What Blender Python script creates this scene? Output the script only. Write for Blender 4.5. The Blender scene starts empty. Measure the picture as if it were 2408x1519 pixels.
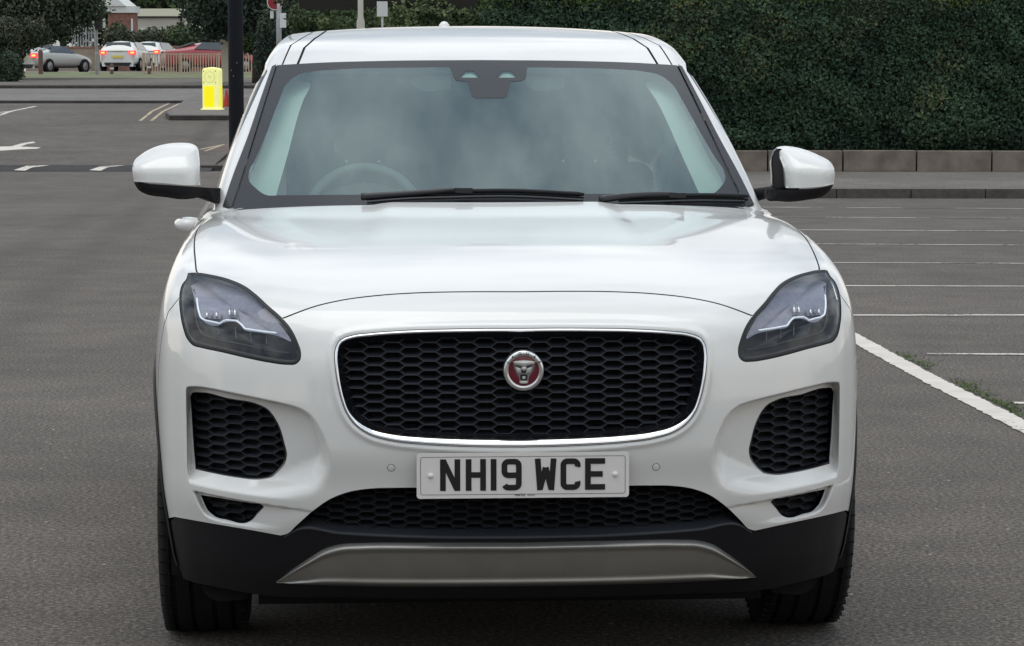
import bpy, math, random
import numpy as np
from mathutils import Vector
from mathutils.geometry import delaunay_2d_cdt
rng = np.random.default_rng(7); random.seed(7)
R = math.radians
SC = bpy.context.scene
COL = SC.collection

# ------------------------------------------------------------------ camera, sky, sun, exposure
FPX, CX, CY = 6490.0, 1204.0, 759.5          # focal length and centre in picture units (2408 wide)
CAMH = 1.53
PITCH = math.atan((CY - 185.0) / FPX)
cam = bpy.data.cameras.new('camera'); camo = bpy.data.objects.new('camera', cam); COL.objects.link(camo)
cam.sensor_width = 36; cam.lens = 36 * FPX / 2408.0
cam.clip_start = .1; cam.clip_end = 3000
camo.location = (0, 0, CAMH); camo.rotation_euler = (math.pi / 2 - PITCH, 0, 0)
SC.camera = camo
SUN_EL, SUN_AZ = 82.0, 250.0                    # azimuth clockwise from +Y
W = bpy.data.worlds.new('World'); SC.world = W; W.use_nodes = True
nt = W.node_tree; nt.nodes.clear()
def N(nt, t, **k):
    n = nt.nodes.new(t)
    for a, v in k.items(): setattr(n, a, v)
    return n
wo = N(nt, 'ShaderNodeOutputWorld'); bg = N(nt, 'ShaderNodeBackground')
sky = N(nt, 'ShaderNodeTexSky', sky_type='NISHITA', sun_disc=False)
sky.sun_elevation = R(SUN_EL); sky.sun_rotation = R(SUN_AZ); sky.dust_density = 2.0; sky.air_density = 1.0
tc = N(nt, 'ShaderNodeTexCoord'); sep = N(nt, 'ShaderNodeSeparateXYZ')
nz = N(nt, 'ShaderNodeTexNoise'); nz.inputs['Scale'].default_value = 3.0; nz.inputs['Detail'].default_value = 5; nz.inputs['Roughness'].default_value = .55
nt.links.new(tc.outputs['Generated'], nz.inputs['Vector']); nt.links.new(tc.outputs['Generated'], sep.inputs[0])
cr = N(nt, 'ShaderNodeValToRGB')
cr.color_ramp.elements[0].position = .41; cr.color_ramp.elements[0].color = (.27, .33, .40, 1)
cr.color_ramp.elements[1].position = .58; cr.color_ramp.elements[1].color = (.96, .99, 1, 1)
nt.links.new(nz.outputs['Fac'], cr.inputs[0])
hz = N(nt, 'ShaderNodeValToRGB')                # warm pale band low in the sky
hz.color_ramp.elements[0].position = 0.0; hz.color_ramp.elements[0].color = (1.0, 0.87, .74, 1)
hz.color_ramp.elements[1].position = .5; hz.color_ramp.elements[1].color = (.95, .98, 1, 1)
nt.links.new(sep.outputs['Z'], hz.inputs[0])
mul = N(nt, 'ShaderNodeMix', data_type='RGBA', blend_type='MULTIPLY'); mul.inputs[0].default_value = 1
nt.links.new(cr.outputs[0], mul.inputs[6]); nt.links.new(hz.outputs[0], mul.inputs[7])
mx = N(nt, 'ShaderNodeMix', data_type='RGBA'); mx.inputs[0].default_value = .84
vs = N(nt, 'ShaderNodeVectorMath', operation='SCALE'); vs.inputs['Scale'].default_value = 9.5; nt.links.new(mul.outputs[2], vs.inputs[0])
nt.links.new(sky.outputs[0], mx.inputs[6]); nt.links.new(vs.outputs[0], mx.inputs[7])
nt.links.new(mx.outputs[2], bg.inputs[0]); bg.inputs[1].default_value = .10
nt.links.new(bg.outputs[0], wo.inputs[0])
sl = bpy.data.lights.new('sun', 'SUN'); sl.energy = .65; sl.angle = R(50); sl.color = (1, .95, .88)
so = bpy.data.objects.new('sun', sl); COL.objects.link(so)
_d = Vector((math.sin(R(SUN_AZ)) * math.cos(R(SUN_EL)), math.cos(R(SUN_AZ)) * math.cos(R(SUN_EL)), math.sin(R(SUN_EL))))
so.rotation_euler = _d.to_track_quat('Z', 'Y').to_euler()
SC.view_settings.view_transform = 'Standard'; SC.view_settings.look = 'None'
SC.view_settings.exposure = 0.62; SC.view_settings.gamma = 1.0
SC.cycles.max_bounces = 6; SC.cycles.transparent_max_bounces = 16

# ------------------------------------------------------------------ materials
MATS = {}
def mat(name, col, rough=.6, metal=0, coat=0, spec=.5, noise=None, bump=None, emit=None, hue=None):
    """noise=(scale, amount) varies the colour, bump=(scale, strength, dist)"""
    m = bpy.data.materials.new(name); m.use_nodes = True; t = m.node_tree
    b = t.nodes['Principled BSDF']
    b.inputs['Base Color'].default_value = (*col, 1); b.inputs['Roughness'].default_value = rough
    b.inputs['Metallic'].default_value = metal; b.inputs['Coat Weight'].default_value = coat
    b.inputs['Coat Roughness'].default_value = .03; b.inputs['Specular IOR Level'].default_value = spec
    if emit: b.inputs['Emission Color'].default_value = (*emit[0], 1); b.inputs['Emission Strength'].default_value = emit[1]
    c = N(t, 'ShaderNodeTexCoord')
    if noise:
        n = N(t, 'ShaderNodeTexNoise'); n.inputs['Scale'].default_value = noise[0]; n.inputs['Detail'].default_value = 6
        t.links.new(c.outputs['Object'], n.inputs['Vector'])
        r = N(t, 'ShaderNodeValToRGB'); a = noise[1]
        r.color_ramp.elements[0].position = .3; r.color_ramp.elements[1].position = .7
        r.color_ramp.elements[0].color = (*[v * (1 - a) for v in col], 1)
        hi = hue if hue else [v * (1 + a) for v in col]
        r.color_ramp.elements[1].color = (*hi, 1)
        t.links.new(n.outputs['Fac'], r.inputs[0]); t.links.new(r.outputs[0], b.inputs['Base Color'])
    if bump:
        n2 = N(t, 'ShaderNodeTexNoise'); n2.inputs['Scale'].default_value = bump[0]; n2.inputs['Detail'].default_value = 4
        t.links.new(c.outputs['Object'], n2.inputs['Vector'])
        bp = N(t, 'ShaderNodeBump'); bp.inputs['Strength'].default_value = bump[1]; bp.inputs['Distance'].default_value = bump[2]
        t.links.new(n2.outputs['Fac'], bp.inputs['Height']); t.links.new(bp.outputs[0], b.inputs['Normal'])
    MATS[name] = m; return m
def glassmat(name, tint, f0=.05, rough=0.0, film=None):
    m = bpy.data.materials.new(name); m.use_nodes = True; t = m.node_tree; t.nodes.clear()
    o = N(t, 'ShaderNodeOutputMaterial'); tr = N(t, 'ShaderNodeBsdfTransparent'); gl = N(t, 'ShaderNodeBsdfGlossy')
    tr.inputs[0].default_value = (*tint, 1); gl.inputs[0].default_value = (.86, 1.0, 1.0, 1) if name == 'glass' else (1, 1, 1, 1); gl.inputs['Roughness'].default_value = rough
    lw = N(t, 'ShaderNodeLayerWeight'); lw.inputs['Blend'].default_value = .5
    p = N(t, 'ShaderNodeMath', operation='POWER'); p.inputs[1].default_value = 5
    ma = N(t, 'ShaderNodeMath', operation='MULTIPLY_ADD'); ma.inputs[1].default_value = 1 - f0; ma.inputs[2].default_value = f0
    mi = N(t, 'ShaderNodeMixShader')
    t.links.new(lw.outputs['Facing'], p.inputs[0]); t.links.new(p.outputs[0], ma.inputs[0]); t.links.new(ma.outputs[0], mi.inputs[0])
    if film:          # thin even diffuse film mixed into the clear part
        df = N(t, 'ShaderNodeBsdfDiffuse'); df.inputs[0].default_value = (*film[1], 1); m2 = N(t, 'ShaderNodeMixShader'); m2.inputs[0].default_value = film[0]
        t.links.new(tr.outputs[0], m2.inputs[1]); t.links.new(df.outputs[0], m2.inputs[2]); tr = m2
    t.links.new(tr.outputs[0], mi.inputs[1]); t.links.new(gl.outputs[0], mi.inputs[2]); t.links.new(mi.outputs[0], o.inputs[0])
    MATS[name] = m; return m
M = MATS
mat('white_paint', (.77, .763, .738), .32, coat=1, noise=(2.2, .025), bump=(90, .012, .002))
mat('black_gloss', (.008, .008, .010), .08, coat=.6)
mat('black_plastic', (.0085, .0085, .011), .55, spec=.3, noise=(120, .25), bump=(400, .12, .001))
mat('mesh_plastic', (.030, .033, .040), .5, spec=.4)
mat('deep_black', (.004, .004, .005), .9)
mat('gap_black', (.006, .006, .008), .7)
mat('trim_black', (.022, .021, .024), .38)
mat('frit', (.012, .012, .014), .25)
mat('chrome', (.80, .80, .81), .09, metal=1)
mat('satin_silver', (.38, .37, .345), .38, metal=.8, noise=(14, .06))
mat('lamp_silver', (.30, .30, .35), .4, metal=.5, noise=(60, .12))
mat('lamp_dark', (.010, .010, .013), .3, coat=.2)
mat('lamp_cup', (.07, .07, .09), .35, metal=.5)
mat('seal_black', (.008, .008, .010), .45)
mat('lamp_strip', (.85, .9, .95), .4, emit=((.82, .93, 1), .16))
mat('lens_glass', (.16, .16, .20), .05, metal=.6)
mat('tyre', (.008, .008, .009), .82, spec=.3, noise=(30, .3), bump=(160, .2, .002))
mat('alloy', (.3, .3, .31), .3, metal=.9)
mat('plate_white', (.76, .73, .70), .35)
mat('ink', (.008, .008, .009), .4)
mat('badge_silver', (.62, .61, .58), .34, metal=.45)
mat('badge_grey', (.26, .25, .25), .4, metal=.4)
mat('badge_red', (.20, .012, .03), .25, coat=.6, noise=(900, .35))
mat('cloth_pale', (.84, .87, .82), .9)
mat('satin_chrome', (.82, .82, .82), .28, metal=1)
mat('wheel_grey', (.34, .36, .36), .5)
mat('cloth_dark', (.022, .023, .026), .9, noise=(60, .3))
mat('dash', (.035, .038, .038), .6)
glassmat('glass', (.57, .68, .645), .125, film=(.075, (.60, .82, .84)))
glassmat('side_glass', (.10, .13, .125), .09)
glassmat('lamp_cover', (.93, .94, .96), .05)
glassmat('mirror_glass', (.0, .0, .0), .8)

# ------------------------------------------------------------------ objects
def link(name, data, parent=None):
    o = bpy.data.objects.new(name, data); COL.objects.link(o)
    if parent: o.parent = parent
    return o
def tag(o, label=None, cat=None, group=None, kind=None):
    if label: o['label'] = label
    if cat: o['category'] = cat
    if group: o['group'] = group
    if kind: o['kind'] = kind
    return o
def mesh(name, v, f, m, parent=None, normals=None, smooth=True, mats=None, mi=None):
    me = bpy.data.meshes.new(name)
    me.from_pydata([tuple(map(float, p)) for p in v], [], [tuple(map(int, q)) for q in f])
    me.materials.append(M[m] if isinstance(m, str) else m)
    for x in (mats or []): me.materials.append(M[x])
    if mi is not None: me.polygons.foreach_set('material_index', list(mi))
    me.validate(clean_customdata=False)
    me.polygons.foreach_set('use_smooth', [bool(smooth)] * len(me.polygons))
    if normals is not None and len(me.vertices) == len(normals):
        me.normals_split_custom_set_from_vertices([tuple(map(float, n)) for n in normals])
    me.update()
    return link(name, me, parent)
def empty(name, loc, rz=0, label=None, cat=None, group=None):
    o = link(name, None); o.location = loc; o.rotation_euler = (0, 0, rz)
    return tag(o, label, cat, group)
class MB:
    def __init__(s): s.v = []; s.f = []; s.mi = []; s.k = 0
    def add(s, v, f):
        n = len(s.v); s.v += [tuple(p) for p in v]; s.f += [tuple(i + n for i in q) for q in f]; s.mi += [s.k] * len(f); return s
    def box(s, c, d, rz=0, rx=0, ry=0):
        p = np.array([[x, y, z] for x in (-.5, .5) for y in (-.5, .5) for z in (-.5, .5)]) * np.array(d)
        if rx: q = p.copy(); q[:, 1] = p[:, 1] * math.cos(rx) - p[:, 2] * math.sin(rx); q[:, 2] = p[:, 1] * math.sin(rx) + p[:, 2] * math.cos(rx); p = q
        if ry: q = p.copy(); q[:, 0] = p[:, 0] * math.cos(ry) + p[:, 2] * math.sin(ry); q[:, 2] = -p[:, 0] * math.sin(ry) + p[:, 2] * math.cos(ry); p = q
        if rz: q = p.copy(); q[:, 0] = p[:, 0] * math.cos(rz) - p[:, 1] * math.sin(rz); q[:, 1] = p[:, 0] * math.sin(rz) + p[:, 1] * math.cos(rz); p = q
        return s.add(p + np.array(c), [(0, 1, 3, 2), (4, 6, 7, 5), (0, 4, 5, 1), (2, 3, 7, 6), (0, 2, 6, 4), (1, 5, 7, 3)])
    def tube(s, pts, r, n=10, cap=True, close=False):
        pts = np.array(pts, float); m = len(pts); rr = np.broadcast_to(r, (m,))
        ring = []
        for i in range(m):
            a = pts[(i - 1) % m] if (close or i > 0) else pts[i]; b = pts[(i + 1) % m] if (close or i < m - 1) else pts[i]
            d = b - a; d = d / (np.linalg.norm(d) + 1e-9)
            u = np.cross(d, [0, 0, 1.0]); 
            if np.linalg.norm(u) < .05: u = np.cross(d, [0, 1.0, 0])
            u /= np.linalg.norm(u); w = np.cross(u, d)
            for k in range(n):
                t = 2 * math.pi * k / n; ring.append(pts[i] + rr[i] * (math.cos(t) * u + math.sin(t) * w))
        f = []
        for i in range(m if close else m - 1):
            for k in range(n):
                a = i * n + k; b = i * n + (k + 1) % n; c = ((i + 1) % m) * n + (k + 1) % n; d = ((i + 1) % m) * n + k
                f.append((a, b, c, d))
        if cap and not close: f += [tuple(range(n))[::-1], tuple((m - 1) * n + k for k in range(n))]
        return s.add(ring, f)
    def lathe(s, prof, c=(0, 0, 0), axis='z', n=32):
        v = []; m = len(prof)
        for (r, h) in prof:
            for k in range(n):
                t = 2 * math.pi * k / n; a, b = r * math.cos(t), r * math.sin(t)
                p = (a, b, h) if axis == 'z' else ((h, a, b) if axis == 'x' else (a, h, b))
                v.append((p[0] + c[0], p[1] + c[1], p[2] + c[2]))
        f = [(i * n + k, i * n + (k + 1) % n, (i + 1) * n + (k + 1) % n, (i + 1) * n + k) for i in range(m - 1) for k in range(n)]
        return s.add(v, f)
    def build(s, name, m, parent=None, smooth=False, mats=None):
        return mesh(name, s.v, s.f, m, parent, smooth=smooth, mats=mats, mi=s.mi if mats else None)
def autosmooth(o, ang=35):
    me = o.data
    me.set_sharp_from_angle(angle=R(ang))
    return o
def prism(name, poly, thick, m, parent=None, plane='xz', off=0.0, smooth=False):
    """flat polygon (2D) given real thickness; plane xz: thickness runs along +y from off"""
    n = len(poly); v = []
    for d in (off, off + thick):
        for (a, b) in poly: v.append((a, d, b) if plane == 'xz' else ((a, b, d) if plane == 'xy' else (d, a, b)))
    f = [tuple(range(n))[::-1], tuple(range(n, 2 * n))] + [(i, (i + 1) % n, n + (i + 1) % n, n + i) for i in range(n)]
    return mesh(name, v, f, m, parent, smooth=smooth)

# ------------------------------------------------------------------ maths helpers
def sp(x, xs, ys):
    """smooth (C1, monotone-ish) interpolation through a table"""
    x = np.asarray(x, float); xs = np.asarray(xs, float); ys = np.asarray(ys, float)
    d = np.diff(ys) / np.diff(xs); m = np.zeros(len(xs))
    h = np.diff(xs)
    m[1:-1] = (d[:-1] * h[1:] + d[1:] * h[:-1]) / (h[1:] + h[:-1]); m[0] = d[0]; m[-1] = d[-1]
    xc = np.clip(x, xs[0], xs[-1]); i = np.clip(np.searchsorted(xs, xc) - 1, 0, len(xs) - 2)
    t = (xc - xs[i]) / h[i]
    y = (2 * t**3 - 3 * t**2 + 1) * ys[i] + (t**3 - 2 * t**2 + t) * h[i] * m[i] + (-2 * t**3 + 3 * t**2) * ys[i + 1] + (t**3 - t**2) * h[i] * m[i + 1]
    return y + np.where(x > xs[-1], (x - xs[-1]) * m[-1], 0) + np.where(x < xs[0], (x - xs[0]) * m[0], 0)
def ss(x, a, b): t = np.clip((x - a) / (b - a), 0, 1); return t * t * (3 - 2 * t)
def lse(k, *a):
    a = np.stack(np.broadcast_arrays(*a)); mxx = a.max(0); return mxx + k * np.log(np.exp((a - mxx) / k).sum(0))
def curve(pts, step=.01, closed=False, corners=()):
    """Catmull-Rom through pts, resampled; indices in corners stay sharp"""
    P = np.array(pts, float); n = len(P); out = []
    segs = n if closed else n - 1
    for i in range(segs):
        p1, p2 = P[i], P[(i + 1) % n]
        p0 = P[i - 1] if (closed or i > 0) else p1; p3 = P[(i + 2) % n] if (closed or i < n - 2) else p2
        L = np.linalg.norm(p2 - p1) + 1e-9
        def tan(a, b, c):
            l1 = np.linalg.norm(b - a) + 1e-9; l2 = np.linalg.norm(c - b) + 1e-9
            return ((b - a) / l1 * l2 + (c - b) / l2 * l1) / (l1 + l2)
        m1 = (p2 - p1) / L if (i in corners or (not closed and i == 0)) else tan(p0, p1, p2)
        j = (i + 1) % n
        m2 = (p2 - p1) / L if (j in corners or (not closed and j == n - 1)) else tan(p1, p2, p3)
        k = max(1, int(round(L / step)))
        for q in range(k):
            t = q / k
            out.append((2 * t**3 - 3 * t**2 + 1) * p1 + (t**3 - 2 * t**2 + t) * L * m1 + (-2 * t**3 + 3 * t**2) * p2 + (t**3 - t**2) * L * m2)
    if not closed: out.append(P[-1])
    return np.array(out)
def inpoly(p, poly):
    x, y = p[:, 0], p[:, 1]; r = np.zeros(len(p), bool); n = len(poly)
    for i in range(n):
        x1, y1 = poly[i]; x2, y2 = poly[(i + 1) % n]
        if y1 == y2: continue
        c = ((y1 > y) != (y2 > y)) & (x < (x2 - x1) * (y - y1) / (y2 - y1) + x1)
        r ^= c
    return r
def polydist(p, poly, closed=True):
    n = len(poly); best = np.full(len(p), 1e9)
    for i in range(n if closed else n - 1):
        a = poly[i]; b = poly[(i + 1) % n]; ab = b - a; L = ab @ ab + 1e-12
        t = np.clip(((p - a) @ ab) / L, 0, 1); d = np.hypot(*(p - a - t[:, None] * ab).T)
        best = np.minimum(best, d)
    return best
def sdf(p, poly): d = polydist(p, poly); return np.where(inpoly(p, poly), -d, d)
def offset(poly, d):
    """offset a closed 2D polygon outwards by d (negative: inwards)"""
    P = np.array(poly); a = np.roll(P, 1, 0); b = np.roll(P, -1, 0); t = b - a; t /= np.linalg.norm(t, axis=1)[:, None] + 1e-12
    n = np.stack([t[:, 1], -t[:, 0]], 1)
    area = .5 * np.sum(P[:, 0] * np.roll(P[:, 1], -1) - np.roll(P[:, 0], -1) * P[:, 1])
    if area < 0: n = -n
    return P + n * np.asarray(d).reshape(-1, 1) if np.ndim(d) else P + n * d

# ------------------------------------------------------------------ car frame (x right, y to the rear, z up)
CARX, CARY, YAW = .026, 6.8, R(3.6)
cp, spn = math.cos(PITCH), math.sin(PITCH); cyw, syw = math.cos(YAW), math.sin(YAW)
def rays(px):
    px = np.asarray(px, float).reshape(-1, 2)
    u = (px[:, 0] - CX) / FPX; v = -(px[:, 1] - CY) / FPX
    return np.stack([u, cp + spn * v, -spn + cp * v], 1)
def toloc(v): return np.stack([cyw * v[:, 0] + syw * v[:, 1], -syw * v[:, 0] + cyw * v[:, 1], v[:, 2]], 1)
ORI = toloc(np.array([[-CARX, -CARY, CAMH]]))[0]
def at_plane(px, y):
    d = toloc(rays(px)); t = (y - ORI[1]) / d[:, 1]; return ORI + d * t[:, None]
def trace(px, F, y0=-.4, y1=3.6):
    d = toloc(rays(px)); n = len(d)
    ys = np.linspace(y0, y1, 260)
    hit = np.full(n, np.nan); best = np.full(n, 1e9); by = np.zeros(n); prev = None
    for y in ys:
        P = ORI + d * ((y - ORI[1]) / d[:, 1])[:, None]; f = F(P)
        h = (f < 0) & np.isnan(hit); hit[h] = y
        b = f < best; best[b] = f[b]; by[b] = y
    hi = np.where(np.isnan(hit), by, hit); lo = hi - (ys[1] - ys[0]); ok = ~np.isnan(hit)
    for _ in range(30):
        m = (lo + hi) / 2; P = ORI + d * ((m - ORI[1]) / d[:, 1])[:, None]; f = F(P)
        hi = np.where(f < 0, m, hi); lo = np.where(f < 0, lo, m)
    y = np.where(ok, hi, by)
    return ORI + d * ((y - ORI[1]) / d[:, 1])[:, None]
# ================================================================== the white car
AX_F, AX_R, WZ, WR = .87, 3.55, .355, .358
def table_A(ax):   # plan curve of the nose
    return sp(ax, [0, .2, .4, .55, .7, .8, .87, .92, .955, 1.1], [0, .005, .026, .060, .135, .22, .315, .43, .59, 1.8])
def table_B(z):    # side profile of the nose
    return sp(z, [0, .20, .27, .34, .385, .45, .55, .65, .75, .85, .92, .97, 1.02, 1.1, 1.4], [.32, .155, .095, .062, .045, .018, .004, .0, .004, .022, .055, .11, .20, .42, 1.5])
def f_side(P):
    x, y, z = P[:, 0], P[:, 1], P[:, 2]
    w = sp(z, [0, .2, .34, .45, .60, .75, .86, .95, 1.02, 1.08, 1.14, 1.2, 1.4], [.87, .895, .918, .932, .945, .952, .944, .928, .908, .887, .855, .805, .50])
    dp = sp(y, [0, .3, .87, 1.45, 2.2, 3.0, 3.55, 4.1, 4.5], [0, .0, .0, .0, .022, .022, .02, -.03, -.14]) - .03 * np.exp(-((z - .62) / .16)**2) * ss(y, 1.25, 1.6) * (1 - ss(y, 2.9, 3.2))
    return (np.abs(x) - w - dp) / np.sqrt(1.05 + ss(z, 1.0, 1.2) * 1.5)
def Hhood(x, y):
    ax = np.abs(x)
    c = sp(y, [-.3, 0, .1, .2, .4, .7, .95, 1.2, 1.6, 2.2, 3.5, 4.6], [.70, .925, .975, 1.012, 1.062, 1.104, 1.130, 1.150, 1.165, 1.18, 1.21, 1.20])
    drop = -.060 * (ax / .85)**2.4 * (1 - .45 * ss(y, .3, 1.2))
    # haunch over the lamps, outside a crease running from the screen base to the lamp corner
    xr = .545 + .24 * np.clip((y - .15) / 1.05, 0, 1.2)
    haunch = .013 * .5 * (1 + np.tanh((ax - xr - .02) / .075)) * ss(y, 0, .6) * (1 - .4 * ss(y, .5, 1.5))
    # raised centre panel
    xc = .40 - .06 * np.clip(y, 0, 1.3)
    bulge = .008 * (1 - ss(ax - xc, -.03, .04)) * ss(y, .6, 1.15)
    yc = .99 + .62 * ax**2.6
    cow = .085 * .022 * np.logaddexp(0, (np.minimum(y, 1.5) - yc) / .022)
    return c + drop + haunch + bulge + cow
def F1(P):
    x, y, z = P[:, 0], P[:, 1], P[:, 2]; ax = np.abs(x)
    e = .004
    A = table_A(ax); dA = (table_A(ax + e) - table_A(ax - e)) / (2 * e)
    B = table_B(z); dB = (table_B(z + e) - table_B(z - e)) / (2 * e)
    nose = .016 * (1 - ss(ax, .47, .62)) * ss(z, .50, .62) * (1 - ss(z, .92, 1.02))
    f1 = (A + B - nose - y) / np.sqrt(1 + dA**2 + dB**2)
    h = Hhood(x, y); s = (Hhood(x, y + e) - Hhood(x, y - e)) / (2 * e)
    f2 = (z - h) / np.sqrt(1 + s**2)
    rear = (y - 4.39 + .10 * (ax / .9)**4 + .10 * np.clip(np.abs(z - .75), 0, 1)**2)
    return lse(.016, f1, f_side(P), f2, rear)
def yw(x, z): return 1.205 + (z - 1.163) * 1.78 + .30 * (z - 1.163)**2 + .44 * x * x
def Hroof(x, y):
    return sp(y, [1.6, 2.0, 2.2, 2.5, 2.8, 3.2, 3.7, 4.1, 4.5], [1.48, 1.612, 1.655, 1.695, 1.712, 1.704, 1.655, 1.58, 1.45]) - .080 * np.abs(x)**2.2
def F2(P):
    x, y, z = P[:, 0], P[:, 1], P[:, 2]; ax = np.abs(x)
    f1 = (yw(x, z) - y) / np.sqrt(1 + 1.85**2 + (.9 * x)**2)
    f2 = (z - Hroof(x, y)) / 1.02
    wc = sp(z, [.8, 1.12, 1.2, 1.35, 1.5, 1.62, 1.72], [.89, .857, .834, .780, .720, .668, .60]) + sp(y, [1.2, 1.5, 1.65, 2.1, 2.4, 3.0, 4.0, 4.5], [-.035, -.024, -.017, .004, .010, .012, -.03, -.09]) * (1 - ss(z, 1.30, 1.66))
    f3 = (ax - wc) / 1.08
    f4 = (y - (4.30 - 1.05 * (z - 1.15))) / 1.45 + .05 * ax**3
    return lse(.011, f1, f2, f3, f4)
# --- displacement of the nose: scoops, fog recesses, lip round the grille
def cpt(pts, ox, oy, s): return [(ox + s * a, oy + s * b) for a, b in pts]
GR_PX = cpt([(1196, 94), (1000, 94), (800, 97), (500, 106), (300, 121), (190, 136), (125, 162), (97, 205), (90, 262), (96, 340), (109, 430), (131, 520), (162, 600), (212, 668), (295, 725), (425, 762), (600, 782), (800, 793), (1000, 798), (1196, 799)], 752.5, 733.7, .39843)
SC_PX = cpt([(222, 142), (290, 135), (450, 165), (700, 217), (830, 250), (902, 300), (962, 402), (1010, 540), (975, 690), (850, 752), (232, 650)], 338.6, 846.5, .4428)
MH_PX = cpt([(246, 195), (256, 176), (300, 172), (450, 204), (600, 233), (655, 260), (690, 300), (718, 352), (745, 440), (758, 505), (748, 548), (715, 590), (672, 624), (625, 632), (500, 622), (380, 601), (274, 577), (262, 440)], 338.6, 846.5, .4428)
FO_PX = cpt([(685, 300), (860, 372), (1300, 448), (1920, 552), (2600, 640), (2560, 900), (2230, 1030), (1900, 985), (1500, 925), (1150, 868), (960, 808), (850, 705), (755, 520)], 357.4, 1109.9, .13626)
FH_PX = cpt([(845, 402), (1100, 440), (1400, 492), (1700, 536), (1905, 572), (1930, 600), (1830, 705), (1700, 832), (1640, 852), (1300, 805), (1080, 748), (960, 655), (900, 540)], 357.4, 1109.9, .13626)
def flat(px, y): p = at_plane(px, y); return p[:, [0, 2]]
def ploc(px): return trace(px, F1)
GR = ploc(GR_PX)[:, [0, 2]]; GR[:, 0] -= GR[0, 0]; GR[-1, 0] = 0
GRc = curve(GR, .012); GRf = np.vstack([GRc, (GRc * [-1, 1])[::-1][1:-1]])
SCp = ploc(SC_PX)[:, [0, 2]]; FOp = ploc(FO_PX)[:, [0, 2]]
def ramp_poly(q, poly, widths):
    """product of ramps from each edge of a convex polygon (left-hand side, x<0); a negative width means a straight (planar) ramp"""
    n = len(poly); cen = poly.mean(0); out = np.ones(len(q))
    for i in range(n):
        w = widths[i]
        if w is None: continue
        a, b = poly[i], poly[(i + 1) % n]; t = (b - a) / np.linalg.norm(b - a); nn = np.array([-t[1], t[0]])
        if (cen - a) @ nn < 0: nn = -nn
        d = (q - a) @ nn
        if w > 0: out *= ss(d, -.001, w)
        else: k = d / -w; out *= np.clip(.5 * (k + np.sqrt(k * k + .004)) - .5 * ((k - 1) + np.sqrt((k - 1)**2 + .004)), 0, 1)
    return out
def disp(x, z):
    q = np.stack([-np.abs(x), z], 1); o = np.zeros(len(q))
    m = (q[:, 0] < -.40) & (z > .34) & (z < .78)
    if m.any():
        qq = q[m]
        a = .056 * ramp_poly(qq, SCp, [.013, .013, .013, .013, .015, .018, .028, .045, .09, -.042, .0105])
        b = .034 * ramp_poly(qq, FOp[[0, 3, 4, 5, 6, 9, 10, 11, 12]], [.005, .006, None, .11, -.013, -.014, -.015, -.015, -.013])
        o[m] = a + b
    g = sdf(np.stack([-np.abs(x), z], 1), GRf) if len(x) else 0
    o += -.006 * np.exp(-((g - .008) / .008)**2)
    return o
def solve(org, dirs, F, t0, t1, n=34):
    lo = np.full(len(dirs), t0); hi = np.full(len(dirs), t1)
    for _ in range(n):
        m = (lo + hi) / 2; f = F(org + dirs * m[:, None]); ins = f < 0
        lo = np.where(ins, m, lo); hi = np.where(ins, hi, m)
    return org + dirs * lo[:, None]
C1 = np.array([0, 2.0, .12])
class Star:           # lower body: directions from a point inside
    def __init__(s, rear=False): s.rear = rear
    def pos(s, uv, plain=False):
        th, ph = uv[:, 0] + (math.pi if s.rear else 0), uv[:, 1]
        d = np.stack([np.sin(th) * np.cos(ph), -np.cos(th) * np.cos(ph), np.sin(ph)], 1)
        P = solve(C1, d, F1, .15, 3.6)
        if not plain and not s.rear:
            fr = P[:, 1] < .75
            if fr.any(): P[fr, 1] += disp(P[fr, 0], P[fr, 2])
        return P
    def uv(s, P):
        q = np.asarray(P, float) - C1; r = np.linalg.norm(q, axis=1)
        th = np.arctan2(q[:, 0], -q[:, 1]) - (math.pi if s.rear else 0); th = (th + math.pi) % (2 * math.pi) - math.pi
        return np.stack([th, np.arcsin(q[:, 2] / r)], 1)
class Cyl:            # cabin: rays from a lengthwise axis
    Z0 = .95; S = .75
    def pos(s, uv, plain=False, F=F2):
        al = uv[:, 0] / s.S; d = np.stack([np.sin(al), 0 * al, np.cos(al)], 1)
        org = np.stack([0 * al, uv[:, 1], 0 * al + s.Z0], 1)
        return solve(org, d, F, .02, 1.3)
    def uv(s, P): return np.stack([np.arctan2(P[:, 0], P[:, 2] - s.Z0) * s.S, P[:, 1]], 1)
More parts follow.
